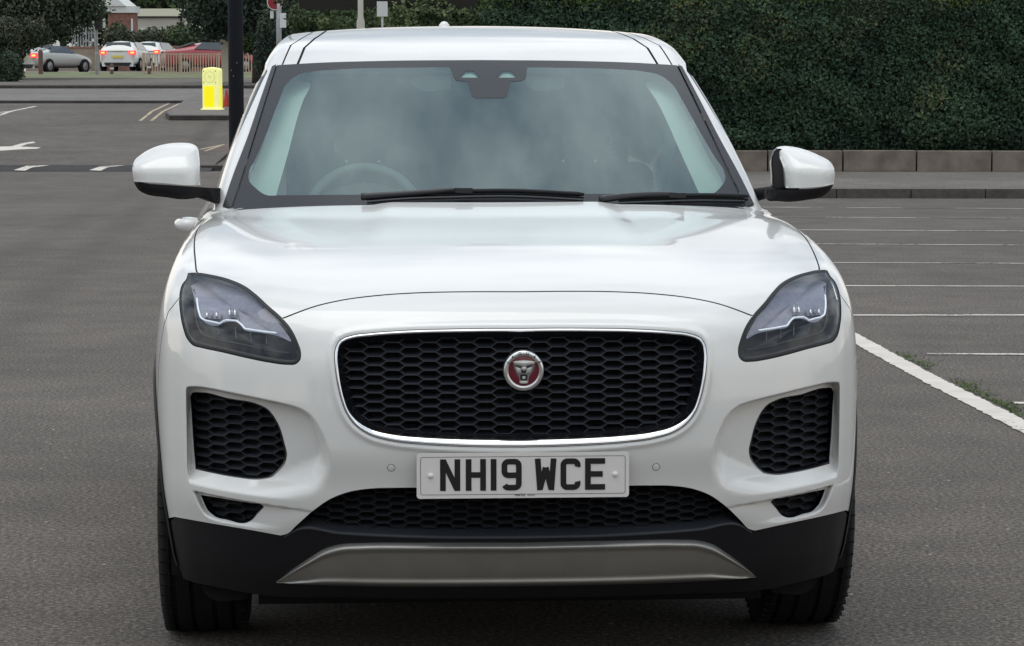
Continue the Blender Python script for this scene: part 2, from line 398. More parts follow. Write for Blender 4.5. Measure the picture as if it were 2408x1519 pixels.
def patch(S, outer, holes, step, keep_edge=True, off=0.0, fine=None, fine2=None, eps=.0018):
    """triangulate a region of shell S in its own coordinates; returns verts, faces, normals"""
    outer = np.array(outer); holes = [np.array(h) for h in holes]
    lo, hi = outer.min(0), outer.max(0)
    gx = np.arange(lo[0], hi[0], step); gy = np.arange(lo[1], hi[1], step * .88)
    G = np.array([(a + (step / 2 if j % 2 else 0), b) for j, b in enumerate(gy) for a in gx])
    G = G[inpoly(G, outer)]; d = polydist(G, outer)
    for h in holes: G = G[:]; k = ~inpoly(G, h); G = G[k]; d = d[k]; d = np.minimum(d, polydist(G, h))
    G = G[d > step * .45]
    if fine:            # extra points where the surface has tight creases
        st, sel = fine
        gx = np.arange(lo[0], hi[0], st); gy = np.arange(lo[1], hi[1], st * .88); X, Y = np.meshgrid(gx, gy); X = X + (np.arange(len(gy)) % 2)[:, None] * st / 2
        H_ = np.stack([X.ravel(), Y.ravel()], 1); H_ = H_[sel(H_)]; H_ = H_[inpoly(H_, outer)]; dd_ = polydist(H_, outer)
        for h in holes: k = ~inpoly(H_, h); H_ = H_[k]; dd_ = dd_[k]; dd_ = np.minimum(dd_, polydist(H_, h))
        H_ = H_[dd_ > st * .45]; G = G[~sel(G)]; G = np.vstack([G, H_])
    if fine2: st, sel = fine2; gx = np.arange(lo[0], hi[0], st); gy = np.arange(lo[1], hi[1], st * .88); X, Y = np.meshgrid(gx, gy); X = X + (np.arange(len(gy)) % 2)[:, None] * st / 2; H_ = np.stack([X.ravel(), Y.ravel()], 1); H_ = H_[(np.abs(H_[:, 0]) > .20) & (H_[:, 1] > .05)]; H_ = H_[sel(H_)]; k = inpoly(H_, outer); dd_ = polydist(H_, outer)
    if fine2:
        for h in holes: k &= ~inpoly(H_, h); dd_ = np.minimum(dd_, polydist(H_, h))
        H_ = H_[k & (dd_ > st * .45)]; G = np.vstack([G[~sel(G)], H_])
    V = [Vector(p) for p in outer]; E = [(i, (i + 1) % len(outer)) for i in range(len(outer))]
    for h in holes:
        n0 = len(V); V += [Vector(p) for p in h]; E += [(n0 + i, n0 + (i + 1) % len(h)) for i in range(len(h))]
    V += [Vector(p) for p in G]
    vo, eo, fo, _, _, _ = delaunay_2d_cdt(V, E, [], 0, 1e-7)
    uv = np.array([tuple(v) for v in vo]); T = np.array([f for f in fo if len(f) == 3])
    c = uv[T].mean(1); ok = inpoly(c, outer)
    for h in holes: ok &= ~inpoly(c, h)
    T = T[ok]
    P = S.pos(uv); e = eps
    du = S.pos(uv + [e, 0]) - S.pos(uv - [e, 0]); dv = S.pos(uv + [0, e]) - S.pos(uv - [0, e])
    nn = np.cross(du, dv); nn /= np.linalg.norm(nn, axis=1)[:, None] + 1e-12
    cen = C1 if isinstance(S, Star) else np.array([0, 2.6, 1.0])
    if isinstance(S, Star): flip = ((P - cen) * nn).sum(1) < 0
    else: flip = (P[:, 0] * nn[:, 0] + (P[:, 2] - .95) * nn[:, 2]) < 0
    nn[flip] *= -1
    if off: P = P + nn * off
    # orient faces
    fn = np.cross(P[T[:, 1]] - P[T[:, 0]], P[T[:, 2]] - P[T[:, 0]]); fl = (fn * nn[T].mean(1)).sum(1) < 0
    T[fl] = T[fl][:, ::-1]
    return P, T, nn
def panel(name, S, outer, holes, step, m, parent, off=0.0, **k):
    P, T, nn = patch(S, outer, holes, step, off=off, **k)
    return mesh(name, P, T, m, parent, normals=nn)
def loft(name, rings, m, parent, closed=True, smooth=True, caps=False):
    n = len(rings[0]); v = np.vstack(rings); f = []
    for r in range(len(rings) - 1):
        for i in range(n if closed else n - 1):
            j = (i + 1) % n; f.append((r * n + i, r * n + j, (r + 1) * n + j, (r + 1) * n + i))
    if caps: f.append(tuple(range((len(rings) - 1) * n, len(rings) * n)))
    return mesh(name, v, f, m, parent, smooth=smooth)
def mir(P): P = np.array(P, float).copy(); P[:, 0] *= -1; return P
def both(P): return [np.array(P), mir(P)]

car = empty('parked_car', (CARX, CARY, 0), YAW, 'white compact SUV facing the camera with black honeycomb grille and number plate NH19 WCE', 'car')
S1, S1R, S2 = Star(), Star(True), Cyl()
def px1(px, step=None, **k): return trace(curve(px, step or 7, **k), F1)
def seam(Pa, Pb, n=14):  # straight run on the shell between two points, in shell coords
    a = S1.uv(np.array([Pa]))[0]; b = S1.uv(np.array([Pb]))[0]; return np.array([a + (b - a) * t for t in np.linspace(0, 1, n)])
# outlines traced on the left half of the photograph
SHUT = [(1229, 686), (1110, 686), (1000, 688), (900, 694), (800, 707), (740, 721), (700, 735), (664, 749)]
HLs = .37154
HL = cpt([(432, 893), (490, 893), (570, 905), (690, 935), (790, 980), (860, 1033), (930, 1098), (1022, 1180), (1080, 1250), (1120, 1330), (1141, 1400), (1137, 1440), (1110, 1465), (1060, 1468), (950, 1455), (800, 1425), (650, 1390), (520, 1362), (462, 1345), (430, 1310), (400, 1230), (382, 1130), (379, 1030), (395, 965), (424, 925)], 282.2, 310.4, HLs)
WLOW = [(1229, 1150), (1100, 1150), (930, 1149), (870, 1151), (820, 1159), (780, 1174), (740, 1201), (700, 1236), (676, 1257), (660, 1261), (600, 1250), (500, 1233), (404, 1216)]
shut = px1(SHUT); hl = trace(curve(HL, 6, closed=True, corners=(0,)), F1); wl = px1(WLOW, corners=(9,))
shut[:, 0] -= shut[0, 0] * np.linspace(1, 0, len(shut)); wl[:, 0] -= wl[0, 0] * np.linspace(1, 0, len(wl))
hl_uv = S1.uv(hl)
# split the lamp outline where shut lines meet it
i_in = int(np.argmin(np.hypot(*(hl[:, [0, 2]] - shut[-1][[0, 2]]).T)))      # bonnet shut line meets lamp
i_top = 0
hood_top = trace(curve([(462, 642), (459, 610), (457, 585), (458, 560), (464, 540), (480, 520), (505, 498)], 7), F1)
i_hd = int(np.argmin(np.hypot(*(hl[:, [0, 2]] - hood_top[0][[0, 2]]).T)))
i_out = int(np.argmax(-hl[:, 0] + 0))                                          # outermost point of the lamp
YR = lambda x: 1.185 + .37 * x * x + .10 * np.clip(np.abs(x) - .35, 0, 1) * 0
xr_ = np.linspace(-.835, 0, 44)
rear_edge = np.stack([xr_, YR(xr_), np.zeros(44)], 1); rear_edge[:, 2] = Hhood(rear_edge[:, 0], rear_edge[:, 1])
hood_side = np.vstack([hood_top[:-1], rear_edge[:1]])
hood_left = np.vstack([hl[i_hd:i_in + 1], shut[::-1][1:]])                    # lamp top then shut line to the centre
G = .0028
hood_half = np.vstack([shut[:-1], hl[i_hd:i_in + 1][::-1], hood_side[1:], rear_edge[1:-1]])
hood_uv = S1.uv(hood_half); hood_full = np.vstack([hood_uv, [S1.uv(rear_edge[-1:])[0]], (hood_uv * [-1, 1])[::-1][:-1]])
hood = panel('bonnet', S1, offset(hood_full, -.0011), [], .0085, 'white_paint', car)
# bumper
yc_, zc_ = AX_F, WZ; RA = .43
def arch(a0, a1, n, r=RA, yc=AX_F, x=-.94): t = np.radians(np.linspace(a0, a1, n)); return np.stack([np.full(n, x), yc - r * np.cos(t), zc_ + r * np.sin(t)], 1)
def onside(P, iters=1):   # push points on the shell sideways
    P = np.array(P, float); org = P.copy(); org[:, 0] = 0; d = np.zeros_like(P); d[:, 0] = np.sign(P[:, 0]); return solve(org, d, F1, .1, 1.2)
seam_top = hl[i_out]
arch_f = onside(arch(3, 38, 14)); arch_b = onside(arch(38, 176, 46))
sm = onside(np.linspace([-.94, seam_top[1] + .004, seam_top[2]], arch_f[-1], 10))
bl = np.vstack([shut[:-1], hl[i_in:i_out + 1], sm[1:], arch_f[::-1][1:], wl[::-1][1:-1]])
bl_uv = S1.uv(bl)
cenb = S1.uv(wl[:1])[0]; cent = bl_uv[0]
bump_full = np.vstack([bl_uv, [cenb], (bl_uv * [-1, 1])[::-1][:-1]])
gr3 = np.stack([GRf[:, 0], np.zeros(len(GRf)), GRf[:, 1]], 1)
def fronty(x, z, d=True):
    x = np.atleast_1d(np.asarray(x, float)); z = np.atleast_1d(np.asarray(z, float))
    lo = np.full(len(x), -.4); hi = np.full(len(x), .95 + 0 * x)
    for _ in range(34):
        m = (lo + hi) / 2; ins = F1(np.stack([x, m, z], 1)) < 0; hi = np.where(ins, m, hi); lo = np.where(ins, lo, m)
    return hi + (disp(x, z) if d else 0)
def onfront(q, off=0.0, d=True): q = np.array(q); return np.stack([q[:, 0], fronty(q[:, 0], q[:, 1], d) + off, q[:, 1]], 1)
gr_uv = S1.uv(onfront(GRf, d=False))
def ploc_d(px, dep):        # like ploc but onto the sculpted (displaced) surface; returns (displaced point, undisplaced base point)
    px = np.array(px); d = toloc(rays(px)); P = ploc(px); y = P[:, 1]
    for _ in range(4):
        P = ORI + d * ((y - ORI[1]) / d[:, 1])[:, None]; y = fronty(P[:, 0], P[:, 2], False) + dep
    B = P.copy(); B[:, 1] = fronty(P[:, 0], P[:, 2], False); return P, B
mhd, mh = ploc_d(curve(MH_PX, 6, closed=True, corners=(0, 16, 17)), .052); fhd, fh = ploc_d(curve(FH_PX, 3.5, closed=True, corners=(0, 5)), .030)
def finesel(uv):
    P = S1.pos(uv, plain=True); q = np.stack([-np.abs(P[:, 0]), P[:, 2]], 1); near = P[:, 1] < .6
    a = (np.abs(sdf(q, SCp)) < .03) | (np.abs(sdf(q, FOp)) < .028) | (np.abs(sdf(q, GRf) - .012) < .018) | (sdf(q, SCp) < 0) & (q[:, 1] < .52)
    return a & near
def finesel2(uv):
    P = S1.pos(uv, plain=True); q = np.stack([-np.abs(P[:, 0]), P[:, 2]], 1)
    return (np.abs(uv[:, 0]) > .20) & (uv[:, 1] > .05) & (polydist(q, SCp[[9, 10, 0, 1, 2, 3, 4, 5]], False) < .016) & (P[:, 1] < .6)
holes = [gr_uv]
for h in (mh, fh): holes += [S1.uv(h), S1.uv(mir(h))]
bumper = panel('front_bumper', S1, offset(bump_full, -.0011), holes, .0075, 'white_paint', car, fine=(.0024, finesel), fine2=(.0012, finesel2), eps=.0007)
# fenders
sz = hl_uv
fr_l = np.vstack([hl[i_out:], hl[:i_hd + 1], hood_side[1:], onside(np.linspace([-.86, 1.42, 1.155], [-.93, 1.39, .36], 16)), arch_b[::-1], sm[::-1][1:-1]])
for s, nm in ((1, 'front_fender'), (-1, 'front_fender')):
    u = S1.uv(fr_l); u = u if s == 1 else u * [-1, 1]
    panel(nm, S1, offset(u, -.0011), [], .013, 'white_paint', car)
# doors, rear quarter, sills
def side_panel(name, pts, s=-1, step=.022, m='white_paint', parent=None, off=0.0):
    P = onside(pts); P[:, 0] *= -s; return panel(name, S1 if True else S1, offset(S1.uv(P), -.0012), [], step, m, parent or car, off=off)
def yz(seq, k=8):
    out = []
    for a, b in zip(seq[:-1], seq[1:]):
        for t in np.linspace(0, 1, k, endpoint=False): out.append([-.9, a[0] + (b[0] - a[0]) * t, a[1] + (b[1] - a[1]) * t])
    return out
rarch = [[-.9, AX_R - RA * math.cos(R(a)), WZ + RA * math.sin(R(a))] for a in np.linspace(4, 60, 12)]
rarch2 = [[-.9, AX_R - RA * math.cos(R(a)), WZ + RA * math.sin(R(a))] for a in np.linspace(60, 176, 26)]
BELT = 1.165
for s in (-1, 1):
    fd = side_panel('front_door', yz([(1.425, .34), (1.425, BELT - .01), (2.40, BELT), (2.44, .34), (1.425, .34)]), s)
    side_panel('rear_door', yz([(2.445, .34), (2.405, BELT), (3.30, BELT + .01), (3.335, .75)]) + rarch[::-1] + yz([(AX_R - RA, .36), (2.445, .34)], 8), s)
    side_panel('rear_quarter', yz([(3.34, .77), (3.305, BELT + .01), (4.15, BELT)]) + yz([(4.15, BELT), (4.18, .36), (3.99, .36)]) + rarch2[::-1], s)
    side_panel('side_sill', yz([(1.32, .20), (1.32, .335), (3.10, .335), (3.10, .20), (1.32, .20)]), s, m='black_plastic', off=.006)
    # black arch lips
    for yc in (AX_F, AX_R):
        rings = []
        for rr, dx in ((RA + .006, .001), (RA - .004, .007), (RA - .034, .006), (RA - .04, -.06)):
            P = arch(-14 if yc == AX_F else -10, 190, 40, RA, yc); P = onside(P)
            q = arch(-14 if yc == AX_F else -10, 190, 40, rr, yc); P[:, 1:] = q[:, 1:]; P[:, 0] -= dx; P[:, 0] *= -s
            rings.append(P)
        loft('arch_trim', rings, 'black_plastic', car, closed=False)
# rear end shell
u = np.array([[-.62, -.02], [.62, -.02], [.62, .49], [-.62, .49]])
rr = curve(np.array([(-.98, 4.15), (0, 4.15), (.98, 4.15)]), .3)
P4 = np.array([[x, 4.2, z] for x, z in [(-.93, .3), (-.93, 1.16), (-.4, 1.18), (.4, 1.18), (.93, 1.16), (.93, .3), (0, .3)]])
rp = curve(S1R.uv(onside(P4[[0, 1]]).tolist() + [[-.4, 4.2, 1.18], [.4, 4.2, 1.18]] + onside(P4[[4, 5]]).tolist() + [[0, 4.38, .3]]), .04, closed=True, corners=(0, 1, 2, 3, 4, 5, 6))
panel('tailgate', S1R, rp, [], .05, 'white_paint', car)
# shut-line grooves: dark channel just under the skin
def groove(P, parent, w=.007, depth=.004, name='shut_line'):
    u = S1.uv(P); t = np.gradient(u, axis=0); t /= np.linalg.norm(t, axis=1)[:, None]; n = np.stack([-t[:, 1], t[:, 0]], 1)
    k = w / 2 / 1.6
    A = S1.pos(u + n * k); B = S1.pos(u - n * k); cc = S1.pos(u)
    def inn(Q): q = C1 - Q; return Q + q / np.linalg.norm(q, axis=1)[:, None] * depth
    return loft(name, [inn(A), inn(B)], 'gap_black', parent, closed=False)
for P in (shut,): groove(np.vstack([P[::-1], mir(P)[1:]]), hood)
for s in (0, 1):
    f = (lambda q: q) if s == 0 else mir
    groove(f(hood_side), hood); groove(f(sm), car); groove(f(onside(np.linspace([-.86, 1.422, 1.15], [-.93, 1.408, .36], 16))), car)
# lower valance
lowe = np.array([(x, .192 + .02 * ss(abs(x), .5, .8)) for x in np.linspace(-.90, 0, 30)])
lowe[:, 1] += .018 * (1 - ss(np.abs(lowe[:, 0]), .45, .7))
bar = px1([(1229, 1264), (1000, 1263), (800, 1254), (700, 1245), (668, 1262)])
bar[:, 0] -= bar[0, 0] * np.linspace(1, 0, len(bar))
i_c = int(np.argmin(np.hypot(*(wl[:, [0, 2]] - ploc([(668, 1259)])[0][[0, 2]]).T)))
low_pts = np.stack([lowe[:, 0], 0 * lowe[:, 0] + .3, lowe[:, 1]], 1); low_pts[:, 1] = fronty(low_pts[:, 0], low_pts[:, 2], False)
ar_low = onside(arch(-16, 1, 6))
vl = np.vstack([bar[:-1], wl[i_c:-1], onside(arch(-18, 2, 7))[::-1], low_pts[1:-1]])
vu = S1.uv(vl); vfull = np.vstack([vu, [S1.uv(low_pts[-1:])[0]], (vu * [-1, 1])[::-1][:-1]])
panel('lower_valance', S1, vfull, [], .012, 'black_plastic', car, off=-.002)
# lips turned inwards round the openings
def lip(P, depth, m, name, parent, inset=.004, off=0.0):
    q = P[:, [0, 2]]; q2 = offset(q, -inset)
    A = P.copy(); B = P.copy(); B[:, [0, 2]] = q2; B[:, 1] += depth; A[:, 1] += off
    mid = P.copy(); mid[:, [0, 2]] = offset(q, -inset * .55); mid[:, 1] += min(.003, depth * .3) + off
    return loft(name, [A, mid, B], m, parent)
def honeycomb(name, poly, depth, parent, m='mesh_plastic', back=.0, yoff=.0, margin=.03, p=.0457, h=.01125, a=.0155, ysurf=None, x0=0., z0=0.):
    b = p - a; v = []; f = []
    ys = ysurf or (lambda x, z: fronty(x, z, False) + yoff)
    lo, hi = poly.min(0) - margin, poly.max(0) + margin
    i0, i1 = int(math.floor((lo[0] - x0) / p)), int(math.ceil((hi[0] - x0) / p)); j0, j1 = int(math.floor((lo[1] - z0) / (2 * h))), int(math.ceil((hi[1] - z0) / (2 * h)))
    cs = [(i * p + x0, (j + (.5 if i % 2 else 0)) * 2 * h + z0) for i in range(i0, i1 + 1) for j in range(j0, j1 + 1)]
    cs = np.array(cs); cs = cs[sdf(cs, poly) < margin * .62]
    base = np.array([(b, 0), (a, h), (-a, h), (-b, 0), (-a, -h), (a, -h)])
    rings = [(1.0, 1.0, 0.0, 0), (.975, .945, .0, 0), (.93, .74, .010, .12), (.84, .50, depth, .22)]
    allp = []
    for (sx, sz, dy, up) in rings:
        q = cs[:, None, :] + base[None] * [sx, sz] + [0, up * h]; y = ys(q[..., 0].ravel(), q[..., 1].ravel()).reshape(len(cs), 6) + dy
        allp.append(np.stack([q[..., 0], y, q[..., 1]], -1))
    A = np.stack(allp, 1)  # cells, rings, 6, 3
    v = A.reshape(-1, 3)
    for c in range(len(cs)):
        o = c * 24
        for r in range(3):
            for k in range(6):
                k2 = (k + 1) % 6; f.append((o + r * 6 + k, o + r * 6 + k2, o + r * 6 + 6 + k2, o + r * 6 + 6 + k))
    return mesh(name, v, f, m, parent, smooth=False)
def backing(name, poly, yoff, parent, m='deep_black', grow=.03, fn=None):
    pl = offset(poly, grow); c = pl.mean(0); ys = fn or (lambda x, z: fronty(x, z, False) + yoff)
    lo, hi = pl.min(0), pl.max(0); nx, nz = 20, 8
    X, Z = np.meshgrid(np.linspace(lo[0], hi[0], nx), np.linspace(lo[1], hi[1], nz)); y = ys(X.ravel(), Z.ravel())
    v = np.stack([X.ravel(), y, Z.ravel()], 1); f = [(j * nx + i, j * nx + i + 1, (j + 1) * nx + i + 1, (j + 1) * nx + i) for j in range(nz - 1) for i in range(nx - 1)]
    return mesh(name, v, f, m, parent)
# --- main grille
grille = empty('grille', (0, 0, 0)); grille.parent = car
gs = onfront(GRf, 0, False)
low = ss(-(GRf[:, 1] - .66), -.06, .06)[:, None]       # the ring is broader along the bottom
def gring(ins, dy):
    q = offset(GRf, -np.asarray(ins)); P = onfront(q, 0, False); P[:, 1] += np.asarray(dy).ravel(); return P
L_ = low.ravel()
loft('gap', [gring(-.004 + 0 * L_, .002 + 0 * L_), gring(.002 + 0 * L_, .012 + 0 * L_)], 'gap_black', grille)
loft('chrome_surround', [gring(.001 + 0 * L_, .010 + 0 * L_), gring(.001 + 0 * L_, -.002 + 0 * L_), gring(.003 + .001 * L_, -.007 + .0 * L_), gring(.006 + .004 * L_, -.007 + .004 * L_), gring(.009 + .014 * L_, -.003 + .012 * L_), gring(.010 + .015 * L_, .008 + .020 * L_)], 'chrome', grille)
loft('inner_frame', [gring(.008 + .013 * L_, .0 + .012 * L_), gring(.014 + .018 * L_, .018 + .012 * L_), gring(.030 + .016 * L_, .034 + .010 * L_), gring(.031 + .016 * L_, .06 + 0 * L_)], 'black_gloss', grille)
honeycomb('honeycomb_mesh', offset(GRf, -.022), .030, grille, yoff=.028, margin=.03, z0=-.002)
backing('backing_panel', GRf, .062, grille, grow=.0)
# --- side intakes and fog recesses
for s, side in ((1, mhd), (-1, mir(mhd))):
    e = empty('side_intake', (0, 0, 0)); e.parent = car
    q = side[:, [0, 2]]; P = side.copy(); P[:, 1] = fronty(q[:, 0], q[:, 1])
    lip(P, .030, 'black_gloss', 'intake_lip', e, .007, off=-.0008)
    cdisp = float(np.median(P[:, 1] - fronty(q[:, 0], q[:, 1], False)))
    fn = lambda x, z: np.minimum(fronty(np.clip(x, -.86, .86), z, False), 1) + .072
    honeycomb('honeycomb_mesh', q, .026, e, ysurf=fn, margin=.012, p=.043, h=.0117, a=.014, x0=.012 * s)
    backing('backing_panel', q, 0, e, fn=lambda x, z: fn(x, z) + .03, grow=.015)
for s, side in ((1, fhd), (-1, mir(fhd))):
    e = empty('fog_recess', (0, 0, 0)); e.parent = car
    q = side[:, [0, 2]]; P = side.copy(); P[:, 1] = fronty(q[:, 0], q[:, 1])
    lip(P, .022, 'black_gloss', 'recess_lip', e, .004, off=-.0008)
    fn2 = lambda x, z: fronty(np.clip(x, -.86, .86), z, False) + .050
    honeycomb('honeycomb_mesh', q, .022, e, ysurf=fn2, margin=.008, p=.043, h=.0125, a=.014, x0=.01 * s)
    backing('backing_panel', q, 0, e, fn=lambda x, z: fn2(x, z) + .026, grow=.012)
# --- lower grille
lgl = np.vstack([wl[:i_c + 1][:, [0, 2]], bar[::-1][:, [0, 2]]])
LG = np.vstack([lgl[:-1], (lgl * [-1, 1])[::-1][1:-1]])
lg = empty('lower_grille', (0, 0, 0)); lg.parent = car
PL = np.vstack([wl[:i_c + 1][::-1], mir(wl[:i_c + 1])[1:]])
a_ = PL.copy(); b_ = PL.copy(); b_[:, 1] += .05; b_[:, 2] -= .004
loft('grille_lip', [a_, b_], 'black_plastic', lg, closed=False)
honeycomb('honeycomb_mesh', offset(LG, -.012), .026, lg, yoff=.042, margin=.022, p=.0385, h=.0103, a=.0125, z0=.004)
backing('backing_panel', LG, .072, lg, grow=.0)
PB = np.vstack([bar[::-1], mir(bar)[1:]])
r0 = PB.copy(); r0[:, 1] += .055; r0[:, 2] += .020; r1 = PB.copy(); r1[:, 1] += .006; r1[:, 2] += .0045; r2 = PB.copy(); r2[:, 1] += .0; r2[:, 2] += .0; r3 = r2.copy(); r3[:, 2] -= .004; r3[:, 1] += .002
loft('lower_bar', [r0, r1, r2, r3], 'mesh_plastic', lg, closed=False)
# --- skid plate
SK_PX = [(1229, 1276), (1000, 1276), (850, 1277), (800, 1280), (765, 1290), (725, 1314), (690, 1338), (650, 1368)]
sk = px1(SK_PX, 8); sk[:, 0] -= sk[0, 0] * np.linspace(1, 0, len(sk))
skb = np.array([[x, .35, .235] for x in np.linspace(sk[-1, 0], 0, 16)])[1:]; skb[:, 1] = fronty(skb[:, 0], skb[:, 2], False); skb[:, 2] = .248
half = np.vstack([sk[:-1], sk[-1:], skb[:-1]])
SKf = np.vstack([half[:, [0, 2]], [[0, .248]], (half[:, [0, 2]] * [-1, 1])[::-1][:-1]])
def skring(ins, dy):
    q = SKf.copy(); o = offset(SKf, -1.0) - SKf
    wt = np.clip((np.abs(SKf[:, 0]).max() - np.abs(SKf[:, :1])) / .13, .04, 1); q = SKf + o * ins * wt; q[:, 1] = np.maximum(q[:, 1], .244); P = onfront(q, dy, False); return P
u3 = [skring(0, .004), skring(.0005, .0), skring(.009, -.014), skring(.012, -.017), skring(.018, -.016), skring(.021, -.011), skring(.03, -.010)]
last = u3[-1]
sko = loft('skid_plate', u3, 'satin_silver', car)
class FrontS:
    def __init__(s, off): s.o = off
    def pos(s, uv): return onfront(uv, s.o, False)
def fpatch(name, poly, off, m, parent, step=.02, holes=()):
    S = FrontS(off); outer = np.array(poly)
    P, T, nn = patch(S, outer, list(holes), step)
    # face forwards
    fl = nn[:, 1] > 0; nn[fl] *= -1
    fn = np.cross(P[T[:, 1]] - P[T[:, 0]], P[T[:, 2]] - P[T[:, 0]]); k = fn[:, 1] > 0; T[k] = T[k][:, ::-1]
    return mesh(name, P, T, m, parent, normals=nn)
fpatch('skid_face', last[:, [0, 2]], -.0099, 'satin_silver', sko, .025)
# --- headlights
def headlight(s):
    e = empty('headlight', (0, 0, 0)); e.parent = car
    f = (lambda q: np.array(q)) if s == 1 else mir
    uvs = S1.uv(hl); 
    P, T, nn = patch(S1, offset(uvs, -.0036), [], .012, off=-.0015)
    P = f(P); nn = f(nn); T = T if s == 1 else T[:, ::-1]
    mesh('cover', P, T, 'lamp_cover', e, normals=nn)
    def inset(d, dep, back):
        u = offset(uvs, -d); q = S1.pos(u); q = q + (C1 + [0, 0, .5] - q) / np.linalg.norm(C1 + [0, 0, .5] - q, axis=1)[:, None] * dep; return q
    r = [inset(-.0012, .003, 0), inset(.0004, .0015, 0), inset(.0036, .0015, 0), inset(.0050, .006, 0)]
    loft('lamp_seal', [f(q) for q in r], 'seal_black', e)
    r = [inset(.0048, .006, 0), inset(.0095, .03, 0), inset(.013, .07, 0)]
    loft('lamp_bezel', [f(q) for q in r], 'lamp_dark', e)
    def L(pts, dep):      # lamp point dep metres behind the cover
        q = trace(cpt(pts, 282.2, 310.4, HLs), F1); d = q - ORI; return q + d / np.linalg.norm(d, axis=1)[:, None] * dep
    def plate(name, pts, dep, m, tilt=0.0, step=18, thick=.004, parent=e, corners=()):
        q = curve(pts, step, closed=True, corners=corners); P = L(q, dep)
        if tilt: P[:, 1] += tilt * (P[:, 2] - P[:, 2].mean())
        n = len(P); c = P.mean(0); B = P + [0, thick, 0]
        v = np.vstack([[c], P, B]); ff = [(0, 1 + i, 1 + (i + 1) % n) for i in range(n)] + [(1 + i, 1 + n + i, 1 + n + (i + 1) % n, 1 + (i + 1) % n) for i in range(n)]
        return mesh(name, f(v), ff, m, parent, smooth=False)
    up = plate('reflector_panel', [(440, 905), (560, 915), (700, 955), (800, 1010), (900, 1100), (1000, 1200), (1080, 1320), (1010, 1290), (880, 1266), (790, 1250), (745, 1206), (655, 1206), (630, 1220), (530, 1196), (500, 1150), (470, 1050)], .030, 'lamp_silver', tilt=.35)
    plate('lower_housing', [(405, 930), (470, 1000), (500, 1160), (530, 1195), (630, 1218), (760, 1230), (880, 1266), (1020, 1290), (1100, 1340), (1120, 1430), (1060, 1450), (800, 1405), (480, 1335), (430, 1290), (395, 1130)], .064, 'lamp_dark', tilt=-.3)
    q = curve([(487, 1052), (492, 1100), (503, 1150), (512, 1174), (530, 1187), (580, 1200), (632, 1212), (652, 1198), (672, 1190), (738, 1194), (762, 1212), (790, 1244), (880, 1259), (990, 1272)], 12, corners=(6, 8, 9, 11))
    b = MB(); b.tube(f(L(q, .012)), .0023, 8); b.build('light_blade', 'lamp_strip', e, smooth=True)
    if s == -1:
        b = MB(); b.tube(f(L([(432, 925), (412, 1000), (400, 1080), (398, 1170), (402, 1220)], .012)), .0018, 8); b.build('edge_strip', 'satin_chrome', e, smooth=True)
    # stepped reflector cups and lenses above the blade
    for (x0, x1, y0, y1) in ((518, 640, 1122, 1182), (676, 742, 1098, 1174)):
        cp_ = plate('reflector_cup', [(x0, y0), (x1, y0 + 10), (x1 - 4, y1), (x0 + 14, y1 - 6)], .025, 'lamp_silver', tilt=.5, step=30, corners=(0, 1, 2, 3))
        for k in range(3):
            xx = x0 + (x1 - x0) * (.25 + .25 * k); b = MB(); b.tube(f(L([(xx, y0 + 14), (xx + 3, y1 - 12)], .019)), [.0026, .0042], 8); b.build('lens', 'satin_chrome' if k != 1 else 'lamp_silver', cp_, smooth=True)
    for a, z0, z1 in ((730, 1235, 1305), (825, 1262, 1325), (925, 1285, 1340), (620, 1225, 1280)):
        b = MB(); b.tube(f(L([(a, z0), (a + 6, z1)], .046)), .0010, 6); b.build('fin', 'lamp_silver', e)
    b = MB(); b.tube(f(L(curve([(470, 1000), (478, 1120), (492, 1220), (520, 1275), (600, 1305), (800, 1350), (960, 1385), (1080, 1400)], 25), .050)), .0035, 6); b.build('trim_line', 'trim_black', e, smooth=True)
    q = inset(.012, .085, 0); c = q.mean(0); n = len(q)
    mesh('back_box', f(np.vstack([[c], q])), [(0, 1 + i, 1 + (i + 1) % n) for i in range(n)], 'lamp_dark', e)
headlight(1); headlight(-1)
# --- number plate
PZ = (.579 + .466) / 2 + .029
plate = empty('number_plate', (0, 0, 0)); plate.parent = car
def rrect(w, h, r, n=6, cx=0, cz=0):
    o = []
    for sx, sz, a0 in ((1, 1, 0), (-1, 1, 90), (-1, -1, 180), (1, -1, 270)):
        for k in range(n + 1):
            a = R(a0 + 90 * k / n); o.append((cx + sx * (w / 2 - r) + r * math.cos(a), cz + sz * (h / 2 - r) + r * math.sin(a)))
    return o
pw, phh = .527, .113; PY = -.024
for nm, poly, y0, th, m in (('plate_body', rrect(pw, phh, .008, cz=PZ), PY, .004, 'plate_white'), ('plate_holder', rrect(pw - .03, phh - .02, .008, cz=PZ), PY + .004, .035, 'black_plastic')):
    prism(nm, poly, th, m, plate, off=y0)
